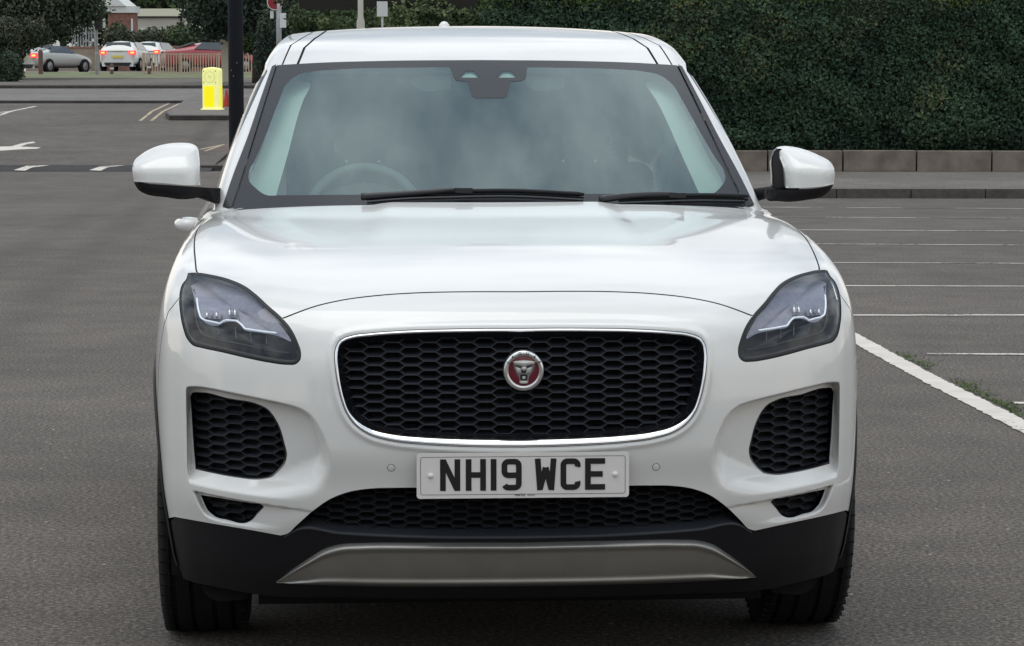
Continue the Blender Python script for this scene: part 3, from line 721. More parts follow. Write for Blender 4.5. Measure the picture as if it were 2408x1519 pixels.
# thin border line with gaps
b = MB()
bp = np.array(rrect(pw - .018, phh - .018, .006, cz=PZ)); bi = offset(bp, -.0011); n = len(bp)
v = [(x, PY - .0006, z) for x, z in bp] + [(x, PY - .0006, z) for x, z in bi]
mesh('plate_border', v, [(i, (i + 1) % n, n + (i + 1) % n, n + i) for i in range(n)], 'ink', plate, smooth=False)
def stroke(b, pts, w, y, closed=False):
    """thick poly-line with mitred joints as a flat raised mesh"""
    P = np.array(pts, float); m = len(P); L, Rr = [], []
    for i in range(m):
        a = P[i - 1] if (i > 0 or closed) else None; c = P[(i + 1) % m] if (i < m - 1 or closed) else None
        t1 = (P[i] - a) / np.linalg.norm(P[i] - a) if a is not None else None
        t2 = (c - P[i]) / np.linalg.norm(c - P[i]) if c is not None else None
        if t1 is None: t1 = t2
        if t2 is None: t2 = t1
        n1 = np.array([-t1[1], t1[0]]); n2 = np.array([-t2[1], t2[0]]); nn = n1 + n2; nn /= np.linalg.norm(nn); k = 1 / max(.3, nn @ n1)
        L.append(P[i] + nn * w / 2 * k); Rr.append(P[i] - nn * w / 2 * k)
    v = [(p[0], y, p[1]) for p in L] + [(p[0], y, p[1]) for p in Rr]
    f = [(i, (i + 1) % m, m + (i + 1) % m, m + i) for i in range(m if closed else m - 1)]
    b.add(v, f)
lw = .0142; CHh = .079; cw = .050
def chars():
    h = CHh; w = cw; s = lw / 2
    x0, x1, z0, z1 = s, w - s, s, h - s
    def arc(cx, cz, r, a0, a1, k=4): return [(cx + r * math.cos(R(a0 + (a1 - a0) * i / k)), cz + r * math.sin(R(a0 + (a1 - a0) * i / k))) for i in range(k + 1)]
    r = .010
    C = {}
    C['N'] = [[(x0, 0), (x0, h)], [(x1, 0), (x1, h)], [(x0 + .001, h - .004), (x1 - .001, .004)]]
    C['H'] = [[(x0, 0), (x0, h)], [(x1, 0), (x1, h)], [(x0, h * .5), (x1, h * .5)]]
    C['1'] = [[(s, 0), (s, h)]]
    C['9'] = [[(x1, h * .52)] + [(x1, z1 - r)] + arc(x1 - r, z1 - r, r, 0, 90)[1:] + arc(x0 + r, z1 - r, r, 90, 180) + arc(x0 + r, h * .48 + r, r, 180, 270) + [(x1, h * .48)],
              [(x1, h * .56), (x1, z0 + r)] + arc(x1 - r, z0 + r, r, 0, -90)[1:] + arc(x0 + r, z0 + r, r, 270, 200, 3)]
    C['W'] = [[(x0 - .002, h), (x0 + .004, 0)], [(x1 + .002, h), (x1 - .004, 0)], [(x0 + .004, .003), (w / 2, h * .72)], [(x1 - .004, .003), (w / 2, h * .72)]]
    C['C'] = [arc(x1 - r, z1 - r, r, -25, 90, 5) + arc(x0 + r, z1 - r, r, 90, 180) + arc(x0 + r, z0 + r, r, 180, 270) + arc(x1 - r, z0 + r, r, 270, 385, 5)]
    C['E'] = [[(w, z1), (x0, z1), (x0, z0), (w, z0)], [(x0, h * .5), (w - .006, h * .5)]]
    return C
CH = chars()
def cx_of(c): return -.2635 + (c - 568) / (1828 - 568) * .527      # measured from the photo, crop pixels
b = MB()
k = 0
for ch, c0 in (('N', 706), ('H', 858), ('1', 1006), ('9', 1070), ('W', 1272), ('C', 1420), ('E', 1566)):
    for st in CH[ch]:
        k += 1; stroke(b, [(cx_of(c0) + p[0], PZ - .0365 + p[1] - .001) for p in st], lw, PY - .0007 - .00006 * k)
b.build('registration_characters', 'ink', plate)
for x in (-.229, .229):
    s_ = MB(); s_.lathe([(.0072, 0), (.007, -.002), (.005, -.0045), (.0001, -.0055)], (x, PY, PZ + .0005), 'y', 18); s_.build('screw_cap', 'plate_white', plate, smooth=True)
def text_mesh(name, txt, size, m, parent, loc, rot=(math.pi / 2, 0, 0), align='CENTER', extrude=.0002, bold=0):
    c = bpy.data.curves.new(name, 'FONT'); c.body = txt; c.size = size; c.align_x = align; c.extrude = extrude; c.offset = bold
    o = bpy.data.objects.new('tmp', c); COL.objects.link(o); bpy.context.view_layer.update()
    me = bpy.data.meshes.new_from_object(o); bpy.data.objects.remove(o)
    me.materials.clear(); me.materials.append(M[m]); q = link(name, me, parent); q.location = loc; q.rotation_euler = rot; return q
text_mesh('dealer_text', 'vertu', .012, 'ink', plate, (-.008, PY - .001, PZ - .0515))
bm_ = MB(); bm_.box((.020, PY - .0005, PZ - .0495), (.018, .0006, .0012)); bm_.build('dealer_line', 'ink', plate)
# --- badge
BC = ploc([(1231, 871)])[0]; by = float(fronty([0.0], [BC[2]], False)[0]) - .004
badge = empty('badge', (BC[0], by, BC[2])); badge.parent = car
Rb = .0505
b = MB(); b.lathe([(Rb * .99, .03), (Rb, .004), (Rb * .985, -.002), (Rb * .955, -.0050), (Rb * .77, -.0050), (Rb * .755, -.004), (Rb * .745, .002)], (0, 0, 0), 'y', 56); b.build('badge_ring', 'satin_chrome', badge, smooth=True)
b = MB(); b.lathe([(Rb * .75, .0015), (Rb * .5, -.001), (.0001, -.002)], (0, 0, 0), 'y', 48); b.build('red_enamel', 'badge_red', badge, smooth=True)
b = MB()
for i in range(44):
    a = 2 * math.pi * i / 44; b.box((Rb * .62 * math.sin(a), -.0018, Rb * .62 * math.cos(a)), (.0012, .0012, Rb * .22), ry=a)
b.build('red_rays', 'badge_red', badge)
for chh, ang in zip('JAGUAR', (-62, -38, -13, 13, 38, 62)):
    a = R(ang); rr_ = Rb * .795
    text_mesh('badge_letter', chh, .0104, 'ink', badge, (rr_ * math.sin(a), -.0056, rr_ * math.cos(a)), (math.pi / 2, a, 0), bold=.0003)
# growling cat's head, in relief
def hp(x, y): return ((x - 975) / 395 * Rb * .86, -(y - 800) / 395 * Rb * .86)
def relief(pts, lvl, rise, m='badge_silver', k=.8):
    q = np.array([hp(*p) for p in pts]); c = q.mean(0); n = len(q)
    v = [(x, 0, z) for x, z in q] + [(c[0] + (x - c[0]) * k, -lvl, c[1] + (z - c[1]) * k) for x, z in q] + [(c[0], -lvl - rise, c[1])]
    f = [(i, (i + 1) % n, n + (i + 1) % n, n + i) for i in range(n)] + [(n + i, n + (i + 1) % n, 2 * n) for i in range(n)]
    return mesh('cat_head', v, f, m, badge, smooth=False)
relief([(722, 625), (800, 655), (900, 690), (985, 705), (1070, 690), (1170, 650), (1240, 640), (1225, 720), (1200, 800), (1150, 880), (1110, 940), (1088, 1060), (1040, 1088), (920, 1088), (878, 1050), (852, 940), (800, 860), (755, 760)], .0040, .002, 'badge_grey', .9)
relief([(718, 590), (790, 576), (975, 560), (1160, 576), (1254, 598), (1222, 645), (1150, 655), (1060, 678), (985, 706), (900, 680), (800, 655), (748, 635)], .0075, .002, k=.93)
for sgn in (-1, 1):
    mx_ = lambda p: [(975 + sgn * (975 - x), y) for x, y in p]
    relief(mx_([(905, 745), (850, 722), (780, 700), (790, 760), (830, 835), (915, 850), (930, 800)]), .0062, .001, 'badge_silver', .92)
    relief(mx_([(770, 672), (850, 690), (930, 722), (925, 742), (850, 716), (790, 696)]), .0078, .0004, 'ink', .95)
relief([(938, 705), (1035, 705), (1046, 760), (975, 800), (905, 760)], .0088, .001, k=.9)
relief([(905, 765), (975, 806), (1046, 765), (1020, 832), (975, 850), (930, 832)], .0080, .0005, 'ink', .95)
relief([(895, 885), (975, 872), (1060, 885), (1062, 950), (1040, 1015), (915, 1015), (890, 950)], .0072, .0002, 'ink', .95)
relief([(938, 920), (1018, 920), (1012, 985), (944, 985)], .0082, .0004, k=.9); relief([(880, 1025), (1070, 1025), (1075, 1075), (1030, 1092), (925, 1092), (875, 1075)], .0070, .0008, k=.9)
# --- parking sensors
for px in ((920, 1100), (1543, 1098)):
    c = ploc([px])[0]; y = float(fronty([c[0]], [c[2]])[0])
    t = np.linspace(0, 2 * math.pi, 30, endpoint=False); cir = np.stack([np.cos(t), np.sin(t)], 1); cc = c[[0, 2]]
    e = loft('sensor_ring', [onfront(cc + cir * .0098, -.0003), onfront(cc + cir * .0096, -.0006), onfront(cc + cir * .0086, -.0006)], 'gap_black', car)
    loft('sensor_face', [onfront(cc + cir * .0086, -.0004), onfront(cc + cir * .006, -.0010), onfront(cc + cir * .0005, -.0011)], 'white_paint', e)
# ================================================================== cabin
def pxc(px, step=7, **k): return trace(curve(px, step, **k), F2, .9, 4.0)
def U2(P): return S2.uv(P)
WS = pxc([(651, 153), (760, 147), (900, 143), (1132, 141)])
WSs = pxc([(546, 487), (562, 440), (598, 324), (626, 233), (651, 153)])
wb = np.array([[x, yw(x, 1.118) , 1.118] for x in np.linspace(WSs[0, 0] - .006, 0, 24)]); 
wsl = np.vstack([WS[::-1], WSs[::-1][1:], wb[1:-1]]); wsl[0, 0] = 0
wu = U2(wsl); wbc = U2(np.array([[0, yw(0, 1.118), 1.118]]))
ws_full = np.vstack([wu, wbc, (wu * [-1, 1])[::-1][:-1]])
# outer edge of the dark trim beside the screen
TRo = pxc([(524, 487), (545, 424), (585, 318), (614, 232), (640, 158)])
trl = np.vstack([TRo, WSs[::-1]])
clear = pxc([(1132, 158), (960, 159), (800, 163), (740, 168), (700, 177), (676, 195), (655, 240), (628, 310), (600, 375), (585, 405), (586, 425), (602, 443), (624, 458), (660, 459), (800, 458), (1132, 456)], 8, corners=(13,))
clear[:, 0] -= 0; clear[0, 0] = 0; clear[-1, 0] = 0
cu = U2(clear); clear_full = np.vstack([cu, (cu * [-1, 1])[::-1][1:-1]])
ws = empty('windscreen', (0, 0, 0)); ws.parent = car
panel('glass', S2, clear_full, [], .03, 'glass', ws)
panel('dark_border', S2, offset(ws_full, -.0008), [clear_full], .02, 'frit', ws)
for s in (1, -1):
    u = U2(trl) * [s, 1]
    panel('screen_side_trim', S2, offset(u, -.0004), [], .02, 'trim_black', car, off=.004)
# side windows (outline in y,z then pushed to the shell)
def side2(seq, k=10):
    q = np.array(seq, float); c = curve(q, .05, closed=True, corners=range(len(q)))
    P = np.stack([np.full(len(c), -.5), c[:, 0], c[:, 1]], 1)
    org = P.copy(); org[:, 0] = 0; d = np.zeros_like(P); d[:, 0] = -1; return solve(org, d, F2, .1, 1.1)
win_f = side2([(1.93, 1.185), (2.05, 1.30), (2.22, 1.44), (2.40, 1.53), (2.58, 1.555), (2.58, 1.185)])
win_r = side2([(2.66, 1.185), (2.66, 1.565), (3.0, 1.585), (3.35, 1.56), (3.62, 1.50), (3.78, 1.40), (3.70, 1.26), (3.45, 1.20)])
pil = side2([(2.585, 1.185), (2.585, 1.556), (2.655, 1.564), (2.655, 1.185)])
rw = np.array([[x, y, 0] for x, y in [(-.55, 3.87), (.55, 3.87), (.62, 4.13), (-.62, 4.13)]]); 
rwu = curve(np.array([(-.36, 3.90), (.36, 3.90), (.50, 4.14), (0, 4.16), (-.50, 4.14)]), .06, closed=True, corners=(0, 1, 2, 4))
# grooves in the roof
def gline(px): return U2(pxc(px, 6))
g1 = gline([(700, 151), (708, 132), (716, 112)])
g2 = gline([(664, 152), (674, 128), (684, 106)])
def ext(u, y1=3.9): t = np.linspace(0, 1, 14)[1:]; e = u[-1]; sl = (u[-1, 0] - u[0, 0]) / (u[-1, 1] - u[0, 1]); return np.vstack([u, np.stack([e[0] + sl * .22 * (1 - np.exp(-t * (y1 - e[1]) / .22)), e[1] + (y1 - e[1]) * t], 1)])
def strip(u, w):
    t = np.gradient(u, axis=0); t /= np.linalg.norm(t, axis=1)[:, None]; n = np.stack([-t[:, 1], t[:, 0]], 1); return np.vstack([u + n * w / 2, (u - n * w / 2)[::-1]])
g1 = ext(g1); g2 = ext(g2)
gh = [strip(g1, .0065), strip(g2, .004)]
# roof/frame skin
ymin = 1.30
am = 1.52 * S2.S
fo_pts = []
outer = np.array([(-am, 1.36), (am, 1.36), (am, 4.18), (-am, 4.18)]); outer = curve(outer, .08, closed=True, corners=(0, 1, 2, 3))
# cut everything forward of the screen edge: bring the screen outline hole to the front boundary
scr = np.vstack([U2(TRo)])                                       # left, base to top
topc = U2(WS)                                                    # left corner to centre
hole = np.vstack([scr, topc[1:]]); hole_f = np.vstack([hole, (hole * [-1, 1])[::-1][1:]])
a0 = scr[0]
b_l = U2(np.array([[-.90, 1.36, 1.10]]))[0]
front = np.vstack([[(-am, 1.30)], [(a0[0] - .002, 1.30)], hole_f, [(-a0[0] + .002, 1.30)], [(am, 1.30)]])
outer = np.vstack([curve(np.array([(am, 1.36), (am, 4.18), (-am, 4.18), (-am, 1.36)]), .09, corners=(0, 1, 2, 3)), front[:]])
hs = []
for h in (win_r, pil): u = offset(U2(h), .004); hs += [u, u * [-1, 1]]
PE = trace(curve([(500, 480), (508, 448), (520, 403), (560, 318), (598, 234), (618, 190), (633, 160)], 9), F2, 1.2, 2.6)   # outer edge of the pillar
PE = PE[np.argsort(PE[:, 2])]
wr_ = side2([(2.40, 1.568), (2.62, 1.592), (3.0, 1.606), (3.36, 1.577), (3.64, 1.515), (3.82, 1.40), (3.73, 1.24), (3.45, 1.175), (1.78, 1.165)])
kk = wr_[:, 1]
pe = PE[(PE[:, 2] > 1.175) & (PE[:, 2] < 1.562)]
wf_all = np.vstack([pe, wr_[:int(np.argmin(np.abs(wr_[:, 1] - 1.78) + np.abs(wr_[:, 2] - 1.165) * 3)) + 1]])
ua = U2(wf_all)
pe2 = U2(pe); t_ = np.gradient(pe2, axis=0); t_ /= np.linalg.norm(t_, axis=1)[:, None]; n_ = np.stack([-t_[:, 1], t_[:, 0]], 1)
if (n_[:, 1].mean()) < 0: n_ = -n_
gf = pe2 + n_ * .012
gf = gf[2:-1]
wfu = np.vstack([gf, U2(side2([(2.36, 1.525), (2.58, 1.560), (2.58, 1.185), (1.80, 1.185)]))[:-6]])
rf = panel('roof_and_pillars', S2, outer, [ua, ua * [-1, 1], rwu] + [g for g0 in gh for g in (g0, (g0 * [-1, 1]))], .017, 'white_paint', car)
for s in (1, -1):
    for g, w in ((g1, .012), (g2, .009)):
        u = strip(g, w) * [s, 1]; panel('roof_groove', S2, u if True else u, [], .03, 'gap_black', rf, off=-.004)
    wfi = wfu * [s, 1]; wri = U2(win_r) * [s, 1]
    panel('side_window', S2, wfi, [], .05, 'side_glass', car, off=-.0012)
    panel('side_window', S2, wri, [], .05, 'side_glass', car, off=-.0012)
    panel('window_surround', S2, ua * [s, 1], [wfi, wri], .03, 'black_gloss', car, off=-.0006)
panel('rear_window', S2, rwu, [], .06, 'side_glass', car)
# roof details: aerial bud and drips of rail ends
for (x, y) in ((-.075, 3.05),):
    z = float(Hroof(np.array([x]), np.array([y]))[0]); b = MB(); b.lathe([(.020, -.004), (.018, .012), (.010, .022), (.0001, .025)], (x, y, z - .002), 'z', 16); b.build('roof_aerial', 'white_paint', car, smooth=True)
# cowl between bonnet and screen
cw_ = []
for dy, dz in ((-.03, -.02), (.0, -.028), (.10, -.03)):
    xs = np.linspace(-.83, .83, 60); y = YR(xs) + dy; cw_.append(np.stack([xs, y, Hhood(xs, YR(xs)) + dz], 1))
loft('cowl', cw_, 'black_plastic', car, closed=False)
# bonnet rear edge has thickness
e0 = np.vstack([rear_edge, mir(rear_edge)[::-1][1:]]); e1 = e0 - [0, 0, .018]; e1[:, 1] -= .006
e0[:, 2] -= .001
loft('bonnet_edge', [e0, e1], 'white_paint', hood, closed=False)
# --- wipers
def wiper(px_blade, px_arm, pivot_px):
    w = empty('wiper', (0, 0, 0)); w.parent = car
    P = pxc(px_blade, 12); P[:, 1] -= .016; P[:, 2] += .012
    P2 = P + [0, .008, -.010]
    b = MB(); b.tube(P, [.004] + [.0068] * (len(P) - 2) + [.004], 8); b.build('wiper_blade', 'black_plastic', w, smooth=True)
    b = MB(); b.tube(P2, .0032, 6); b.build('rubber_edge', 'gap_black', w, smooth=True)
    P = pxc(px_arm, 10); P[:, 1] -= .022; P[:, 2] += .014
    rad = np.interp(np.linspace(0, 1, len(P)), [0, .15, 1], [.006, .008, .011])
    b = MB(); b.tube(P, rad, 8); b.build('wiper_arm', 'trim_black', w, smooth=True)
    c = pxc([pivot_px], 5)[0]; b = MB(); b.box(c + np.array([0, -.026, .014]), (.050, .022, .014)); o = b.build('blade_clip', 'trim_black', w)
wiper([(862, 471), (950, 464), (1060, 460), (1200, 458), (1372, 466)], [(1075, 456), (1010, 462), (930, 468), (850, 473)], (1090, 458))
wiper([(1455, 474), (1560, 470), (1650, 468), (1757, 470)], [(1590, 467), (1530, 468), (1470, 472), (1410, 479)], (1590, 469))
# --- interior
inn = empty('interior', (0, 0, 0)); inn.parent = car
def inner(name, poly_px, m, depth, parent=inn):
    P = pxc(poly_px, 10, closed=True); u = U2(P); panel(name, S2, u, [], .03, m, parent, off=-depth)
for s in (1, -1):
    P = pxc([(560, 470), (572, 400), (600, 330), (640, 220), (668, 165), (722, 165), (706, 200), (664, 340), (628, 462)], 10, closed=True, corners=(0, 8)); u = U2(P) * [s, 1]
    panel('pillar_trim', S2, u, [], .03, 'cloth_pale', inn, off=-.05)
# headliner
uh = curve(np.array([(-.43, 2.12), (0, 2.02), (.43, 2.12), (.45, 3.9), (-.45, 3.9)]), .08, closed=True, corners=(0, 2, 3, 4))
panel('headliner', S2, uh, [], .06, 'cloth_pale', inn, off=-.05)
# dashboard with binnacle
xs = np.linspace(-.74, .74, 50); rings = []
for t in np.linspace(0, 1, 10):
    y = 1.30 + .62 * t; zb = 1.10 + .045 * math.sin(min(t * 1.5, 1) * math.pi / 2) - .25 * max(0, t - .75)**1.2 * 2
    hump = .075 * np.exp(-((xs + .37) / .17)**2) * ss(np.array(t), .35, .8)
    rings.append(np.stack([xs, y + .25 * xs**2 * (1 - t) , zb + hump - .02 * xs**2], 1))
loft('dashboard', rings, 'dash', inn, closed=False)
b = MB(); t = np.linspace(0, 2 * math.pi, 40, endpoint=False)
cc = np.array([-.37, 2.04, 1.075]); u_ = np.array([1, 0, 0]); v_ = np.array([0, .36, .93])
b.tube(cc + np.cos(t)[:, None] * u_ * .185 + np.sin(t)[:, None] * v_ * .185, .015, 10, close=True)
b.tube([cc + u_ * -.18, cc + u_ * .18], .022, 8); b.tube([cc, cc - v_ * .18], .02, 8); b.build('steering_wheel', 'wheel_grey', inn, smooth=True)
def rbox(name, c, d, m, parent, bev=.04, ry=0, rx=0):
    b = MB(); b.box(c, d, rx=rx); o = b.build(name, m, parent, smooth=True)
    md = o.modifiers.new('bevel', 'BEVEL'); md.width = bev; md.segments = 4; return o
for sx in (-1, 1):
    for yy, nm in ((2.55, 'front_seat'), (3.35, 'rear_seat')):
        e = rbox(nm, (sx * .37, yy, .92), (.50, .16, .66), 'cloth_dark', inn, .06, rx=-.18)
        rbox('headrest', (sx * .37, yy + .10, 1.35), (.27, .12, .18), 'cloth_dark', e, .05, rx=-.15)
        for dx in (-.055, .055):
            b = MB(); b.tube([(sx * .37 + dx, yy + .07, 1.20), (sx * .37 + dx, yy + .09, 1.30)], .006, 8); b.build('headrest_post', 'chrome', e, smooth=True)
bb = MB(); bb.tube([(.70, 2.62, 1.50), (.66, 2.50, 1.28), (.60, 2.42, 1.10)], .022, 6); bb.build('seat_belt', 'cloth_pale', inn, smooth=True)
# camera housing and mirror behind the glass
def wsq(px, off): P = pxc(px, 6, closed=True); return panel('camera_cover', S2, U2(P), [], .02, 'frit', inn, off=-off)
cov = pxc([(1058, 155), (1240, 155), (1236, 185), (1225, 191), (1200, 192), (1192, 226), (1184, 231), (1118, 231), (1110, 226), (1100, 192), (1074, 190), (1066, 182)], 4, closed=True, corners=range(12)); cvu = U2(cov)
tri = []
for x0, x1 in ((1080, 1128), (1168, 1216)):
    m_ = (x0 + x1) / 2; tri.append(U2(pxc([(x0, 183), (x1, 183), (m_ + 10, 169), (m_, 167), (m_ - 10, 169)], 5, closed=True, corners=(0, 1))))
panel('camera_cover', S2, cvu, tri, .02, 'frit', inn, off=.0008)
for t_ in tri: panel('camera_hood', S2, t_, [], .02, 'cloth_pale', inn, off=-.008)
rbox('mirror_body', (0.0, 2.02, 1.50), (.24, .03, .065), 'black_plastic', inn, .012)
for x0, x1 in ((965, 1060), (1238, 1330)):
    u = U2(pxc([(x0 + 4, 158), (x1, 158), (x1, 189), (x0 + 12, 187), (x0, 176)], 6, closed=True, corners=(0, 1, 2)))
    panel('sun_visor', S2, u, [], .03, 'dash', inn, off=-.03)
# small white hanging tags seen through the screen
for px in ((1328, 330), (1437, 332), (789, 350)):
    P = at_plane([px], 2.45)[0]
    b = MB(); b.tube([P + [0, 0, .02], P], .0016, 6); b.lathe([(.0001, -.006), (.005, 0), (.0001, .006)], P - [0, 0, .004], 'z', 10); b.build('hanging_tag', 'plate_white', inn, smooth=True)
# floor, front wall and an added black rear panel that keeps the cabin dark
b = MB(); b.box((0, 3.72, 1.10), (1.30, .03, .90)); b.box((0, 2.4, .52), (1.6, 3.2, .02)); b.box((0, 1.30, .8), (1.5, .02, .56)); b.build('cabin_dark_shell', 'deep_black', inn)
# --- door mirrors
def mirror(s):
    e = empty('door_mirror', (0, 0, 0)); e.parent = car
    Y0 = 1.52
    if s == 1:
        top = [(313, 386), (317, 376), (330, 364), (358, 348), (392, 339), (425, 337), (450, 340), (462, 348), (467, 365), (470, 390), (472, 434), (440, 433), (395, 429), (316, 424), (313, 405)]
        low = [(316, 428), (395, 433), (472, 438), (518, 441), (514, 478), (500, 473), (478, 462), (455, 466), (430, 468), (390, 463), (345, 456), (327, 446), (320, 436)]
        cr = 394
    else:
        top = [(1959, 393), (1953, 381), (1930, 366), (1900, 353), (1870, 346), (1845, 345), (1830, 350), (1834, 365), (1842, 400), (1845, 441), (1880, 439), (1925, 436), (1958, 430), (1960, 412)]
        low = [(1957, 434), (1925, 440), (1880, 443), (1800, 445), (1803, 470), (1825, 472), (1850, 474), (1890, 470), (1935, 459), (1948, 448)]
        cr = 398
    def shell(pts, m, name, bulge, zc, lean, corners=(), open_n=None):
        q = at_plane(curve(pts, 5, closed=True, corners=corners), Y0)[:, [0, 2]]
        zc_ = zc; q_open = at_plane(curve(pts[:open_n], 5), Y0)[:, [0, 2]]; wdome = .05 if m == 'white_paint' else .035
        class Dome:
            def pos(s_, uv):
                d = polydist(uv, q_open, False); w = wdome
                k = np.clip(d / w, 0, 1); hh = bulge * np.sqrt(np.clip(1 - (1 - k)**2, 0, 1))
                y = Y0 - hh - .02
                if zc_ is not None: y = y + lean * np.logaddexp(0, (uv[:, 1] - zc_) / .006) * .006 - .25 * (uv[:, 0] + (.9 if s == 1 else -.9)) * (-1 if s == 1 else 1) * 0
                return np.stack([uv[:, 0], y, uv[:, 1]], 1)
        S = Dome(); P, T, nn = patch(S, q, [], .006)
        fl = nn[:, 1] > 0; nn[fl] *= -1
        fn = np.cross(P[T[:, 1]] - P[T[:, 0]], P[T[:, 2]] - P[T[:, 0]]); k = fn[:, 1] > 0; T[k] = T[k][:, ::-1]
        o = mesh(name, P, T, m, e, normals=nn)
        A = S.pos(q); B = A.copy(); B[:, 1] = Y0 + .085; qq = offset(q, -.006); B[:, 0] = qq[:, 0]; B[:, 2] = qq[:, 1]
        loft(name + '_side', [A, B], m, o, caps=(m != 'white_paint')); return q
    zc = at_plane([(400, cr)], Y0)[0][2]
    if s == 1: top = top[13:] + top[:13]; low = low[3:] + low[:3]
    else: top = top[12:] + top[:12]; low = low[3:] + low[:3]
    q = shell(top, 'white_paint', 'mirror_cover', .055, zc, 1.3, corners=(0, 12) if s == 1 else (0, 11), open_n=13 if s == 1 else 12)
    shell(low, 'black_plastic', 'mirror_base', .045, None, 0, corners=(0, 10) if s == 1 else (0, 7), open_n=11 if s == 1 else 8)
    g = offset(q, -.010); n = len(g); v = [(x, Y0 + .082, z) for x, z in g]; mesh('mirror_glass', v, [tuple(range(n))], 'mirror_glass', e, smooth=False)
    if s == -1:   # dark inner cheek
        P = at_plane(curve([(1813, 365), (1822, 350), (1832, 349), (1840, 385), (1843, 440), (1816, 441), (1812, 410)], 6, closed=True), Y0 + .05)
        prism('mirror_cheek', [(a, c) for a, c in P[:, [0, 2]]], .03, 'black_gloss', e, off=Y0 + .02)
        mesh('mirror_glass', [(a, Y0 + .019, c) for a, c in offset(P[:, [0, 2]], -.004)], [tuple(range(len(P)))], 'trim_black', e, smooth=False)
    # foot joining the door
    sx = -1 if s == 1 else 1
    b = MB(); b.tube([(sx * .82, 1.64, 1.172), (sx * .88, 1.61, 1.188), (sx * .95, 1.58, 1.195)], [.022, .016, .014], 10); b.build('mirror_foot', 'black_plastic', e, smooth=True)
mirror(1); mirror(-1)
# --- door handles
for s in (-1, 1):
    yy = 2.18; P = onside(np.array([[-.9, yy, 1.062]]))[0]; x = P[0]
    t = np.linspace(0, math.pi, 14)
    pts = np.stack([x + .004 - .052 * np.sin(t)**.5, yy - .085 * np.cos(t), 1.062 + 0 * t], 1)
    if s == 1: pts = mir(pts)
    b = MB(); b.tube(pts, [.016] + [.0195] * 12 + [.016], 12); b.build('door_handle', 'white_paint', car, smooth=True)
# --- wheels
def wheel(x, y, s):
    e = empty('wheel', (0, 0, 0)); e.parent = car
    w = .235; hw = w / 2; prof = []
    grooves = [-.078, -.028, .028, .078]
    for h in np.linspace(-hw, hw, 70):
        a = abs(h) / hw; r = WR - .030 * max(0, (a - .80) / .20)**2.2 - .002 * a * a
        for g in grooves:
            if abs(h - g) < .0055: r -= .010
        prof.append((r, h))
    prof = [(.235, -hw + .012), (.27, -hw + .001), (.31, -hw)] + prof + [(.31, hw), (.27, hw - .001), (.235, hw - .012)]
    b = MB(); b.lathe(prof, (x, y, WZ + .003), 'x', 72)
    # shoulder sipes belong to the tyre's own pattern
    for i in range(60):
        a = 2 * math.pi * i / 60
        for h in (-1, 1):
            b.box((x + h * (hw - .020), y + (WR - .006) * math.sin(a), WZ + .003 + (WR - .006) * math.cos(a)), (.028, .0045, .012), rx=-a)
    tyre = b.build('tyre', 'tyre', e, smooth=True); autosmooth(tyre, 30)
    b = MB(); xo = x + s * (hw - .02)
    b.lathe([(.235, 0), (.225, -s * .02), (.20, -s * .05), (.05, -s * .05)], (xo, y, WZ + .003), 'x', 48)
    for i in range(5):
        a = 2 * math.pi * i / 5
        for da in (-.16, .16):
            b.tube([(xo - s * .02, y + .04 * math.sin(a), WZ + .04 * math.cos(a)), (xo - s * .012, y + .225 * math.sin(a + da), WZ + .225 * math.cos(a + da))], .013, 6)
    b.lathe([(.05, -s * .03), (.05, -s * .005), (.0001, 0)], (xo, y, WZ + .003), 'x', 24)
    b.build('rim', 'alloy', e, smooth=True)
for x in (-1, 1):
    for y in (AX_F, AX_R): wheel(x * .822, y, x)
# arch liners, front air deflectors, and underbody boxes set low to block light beneath
b = MB()
b.box((0, 2.2, .185), (1.34, 3.5, .08)); b.box((0, .50, .33), (1.3, .03, .22)); b.box((0, 2.2, .32), (1.60, 1.6, .17))
b.build('underbody', 'deep_black', car)
for s in (-1, 1):
    for yc in (AX_F, AX_R):
        r = [arch(-20, 200, 30, .40, yc, s * .90), arch(-20, 200, 30, .40, yc, s * .60)]
        r.append(arch(-20, 200, 30, .05, yc, s * .60)); loft('arch_liner', r, 'deep_black', car, closed=False)
    px = [(472, 1330), (585, 1330), (588, 1372), (582, 1397), (560, 1401), (500, 1398), (484, 1385)]
    P = at_plane(curve(px, 8, closed=True, corners=(0, 1)), .50)[:, [0, 2]]
    if s == 1: P = P * [-1, 1]
    prism('air_deflector', [tuple(p) for p in P], .02, 'deep_black', car, off=.44)
# ================================================================== the place
def G(d): return float(np.interp(d, [-200, 46.2, 67, 76, 94, 119, 124, 131, 170, 420], [0, 0, .74, .88, 1.20, 1.62, 1.79, 1.87, 1.98, 2.3]))
def gp(px, py, lift=0.0):
    r = rays([(px, py)])[0]; lo, hi = 3.0, 400.0
    f = lambda t: CAMH + r[2] * t - G(r[1] * t)
    ts = np.linspace(3, 400, 1500); prev = ts[0]
    for t in ts:
        if f(t) < 0: lo, hi = prev, t; break
        prev = t
    for _ in range(30):
        m = (lo + hi) / 2
        if f(m) < 0: hi = m
        else: lo = m
    p = r * hi; return np.array([p[0], p[1], G(p[1]) + lift])
def wp(px, py, d): r = rays([(px, py)])[0]; t = d / r[1]; return np.array([r[0] * t, d, CAMH + r[2] * t])
def struct(o): o['kind'] = 'structure'; return o
def nodemat(name, rough=.85):
    m = bpy.data.materials.new(name); m.use_nodes = True; MATS[name] = m; t = m.node_tree; b = t.nodes['Principled BSDF']; b.inputs['Roughness'].default_value = rough
    c = N(t, 'ShaderNodeTexCoord'); return m, t, b, c
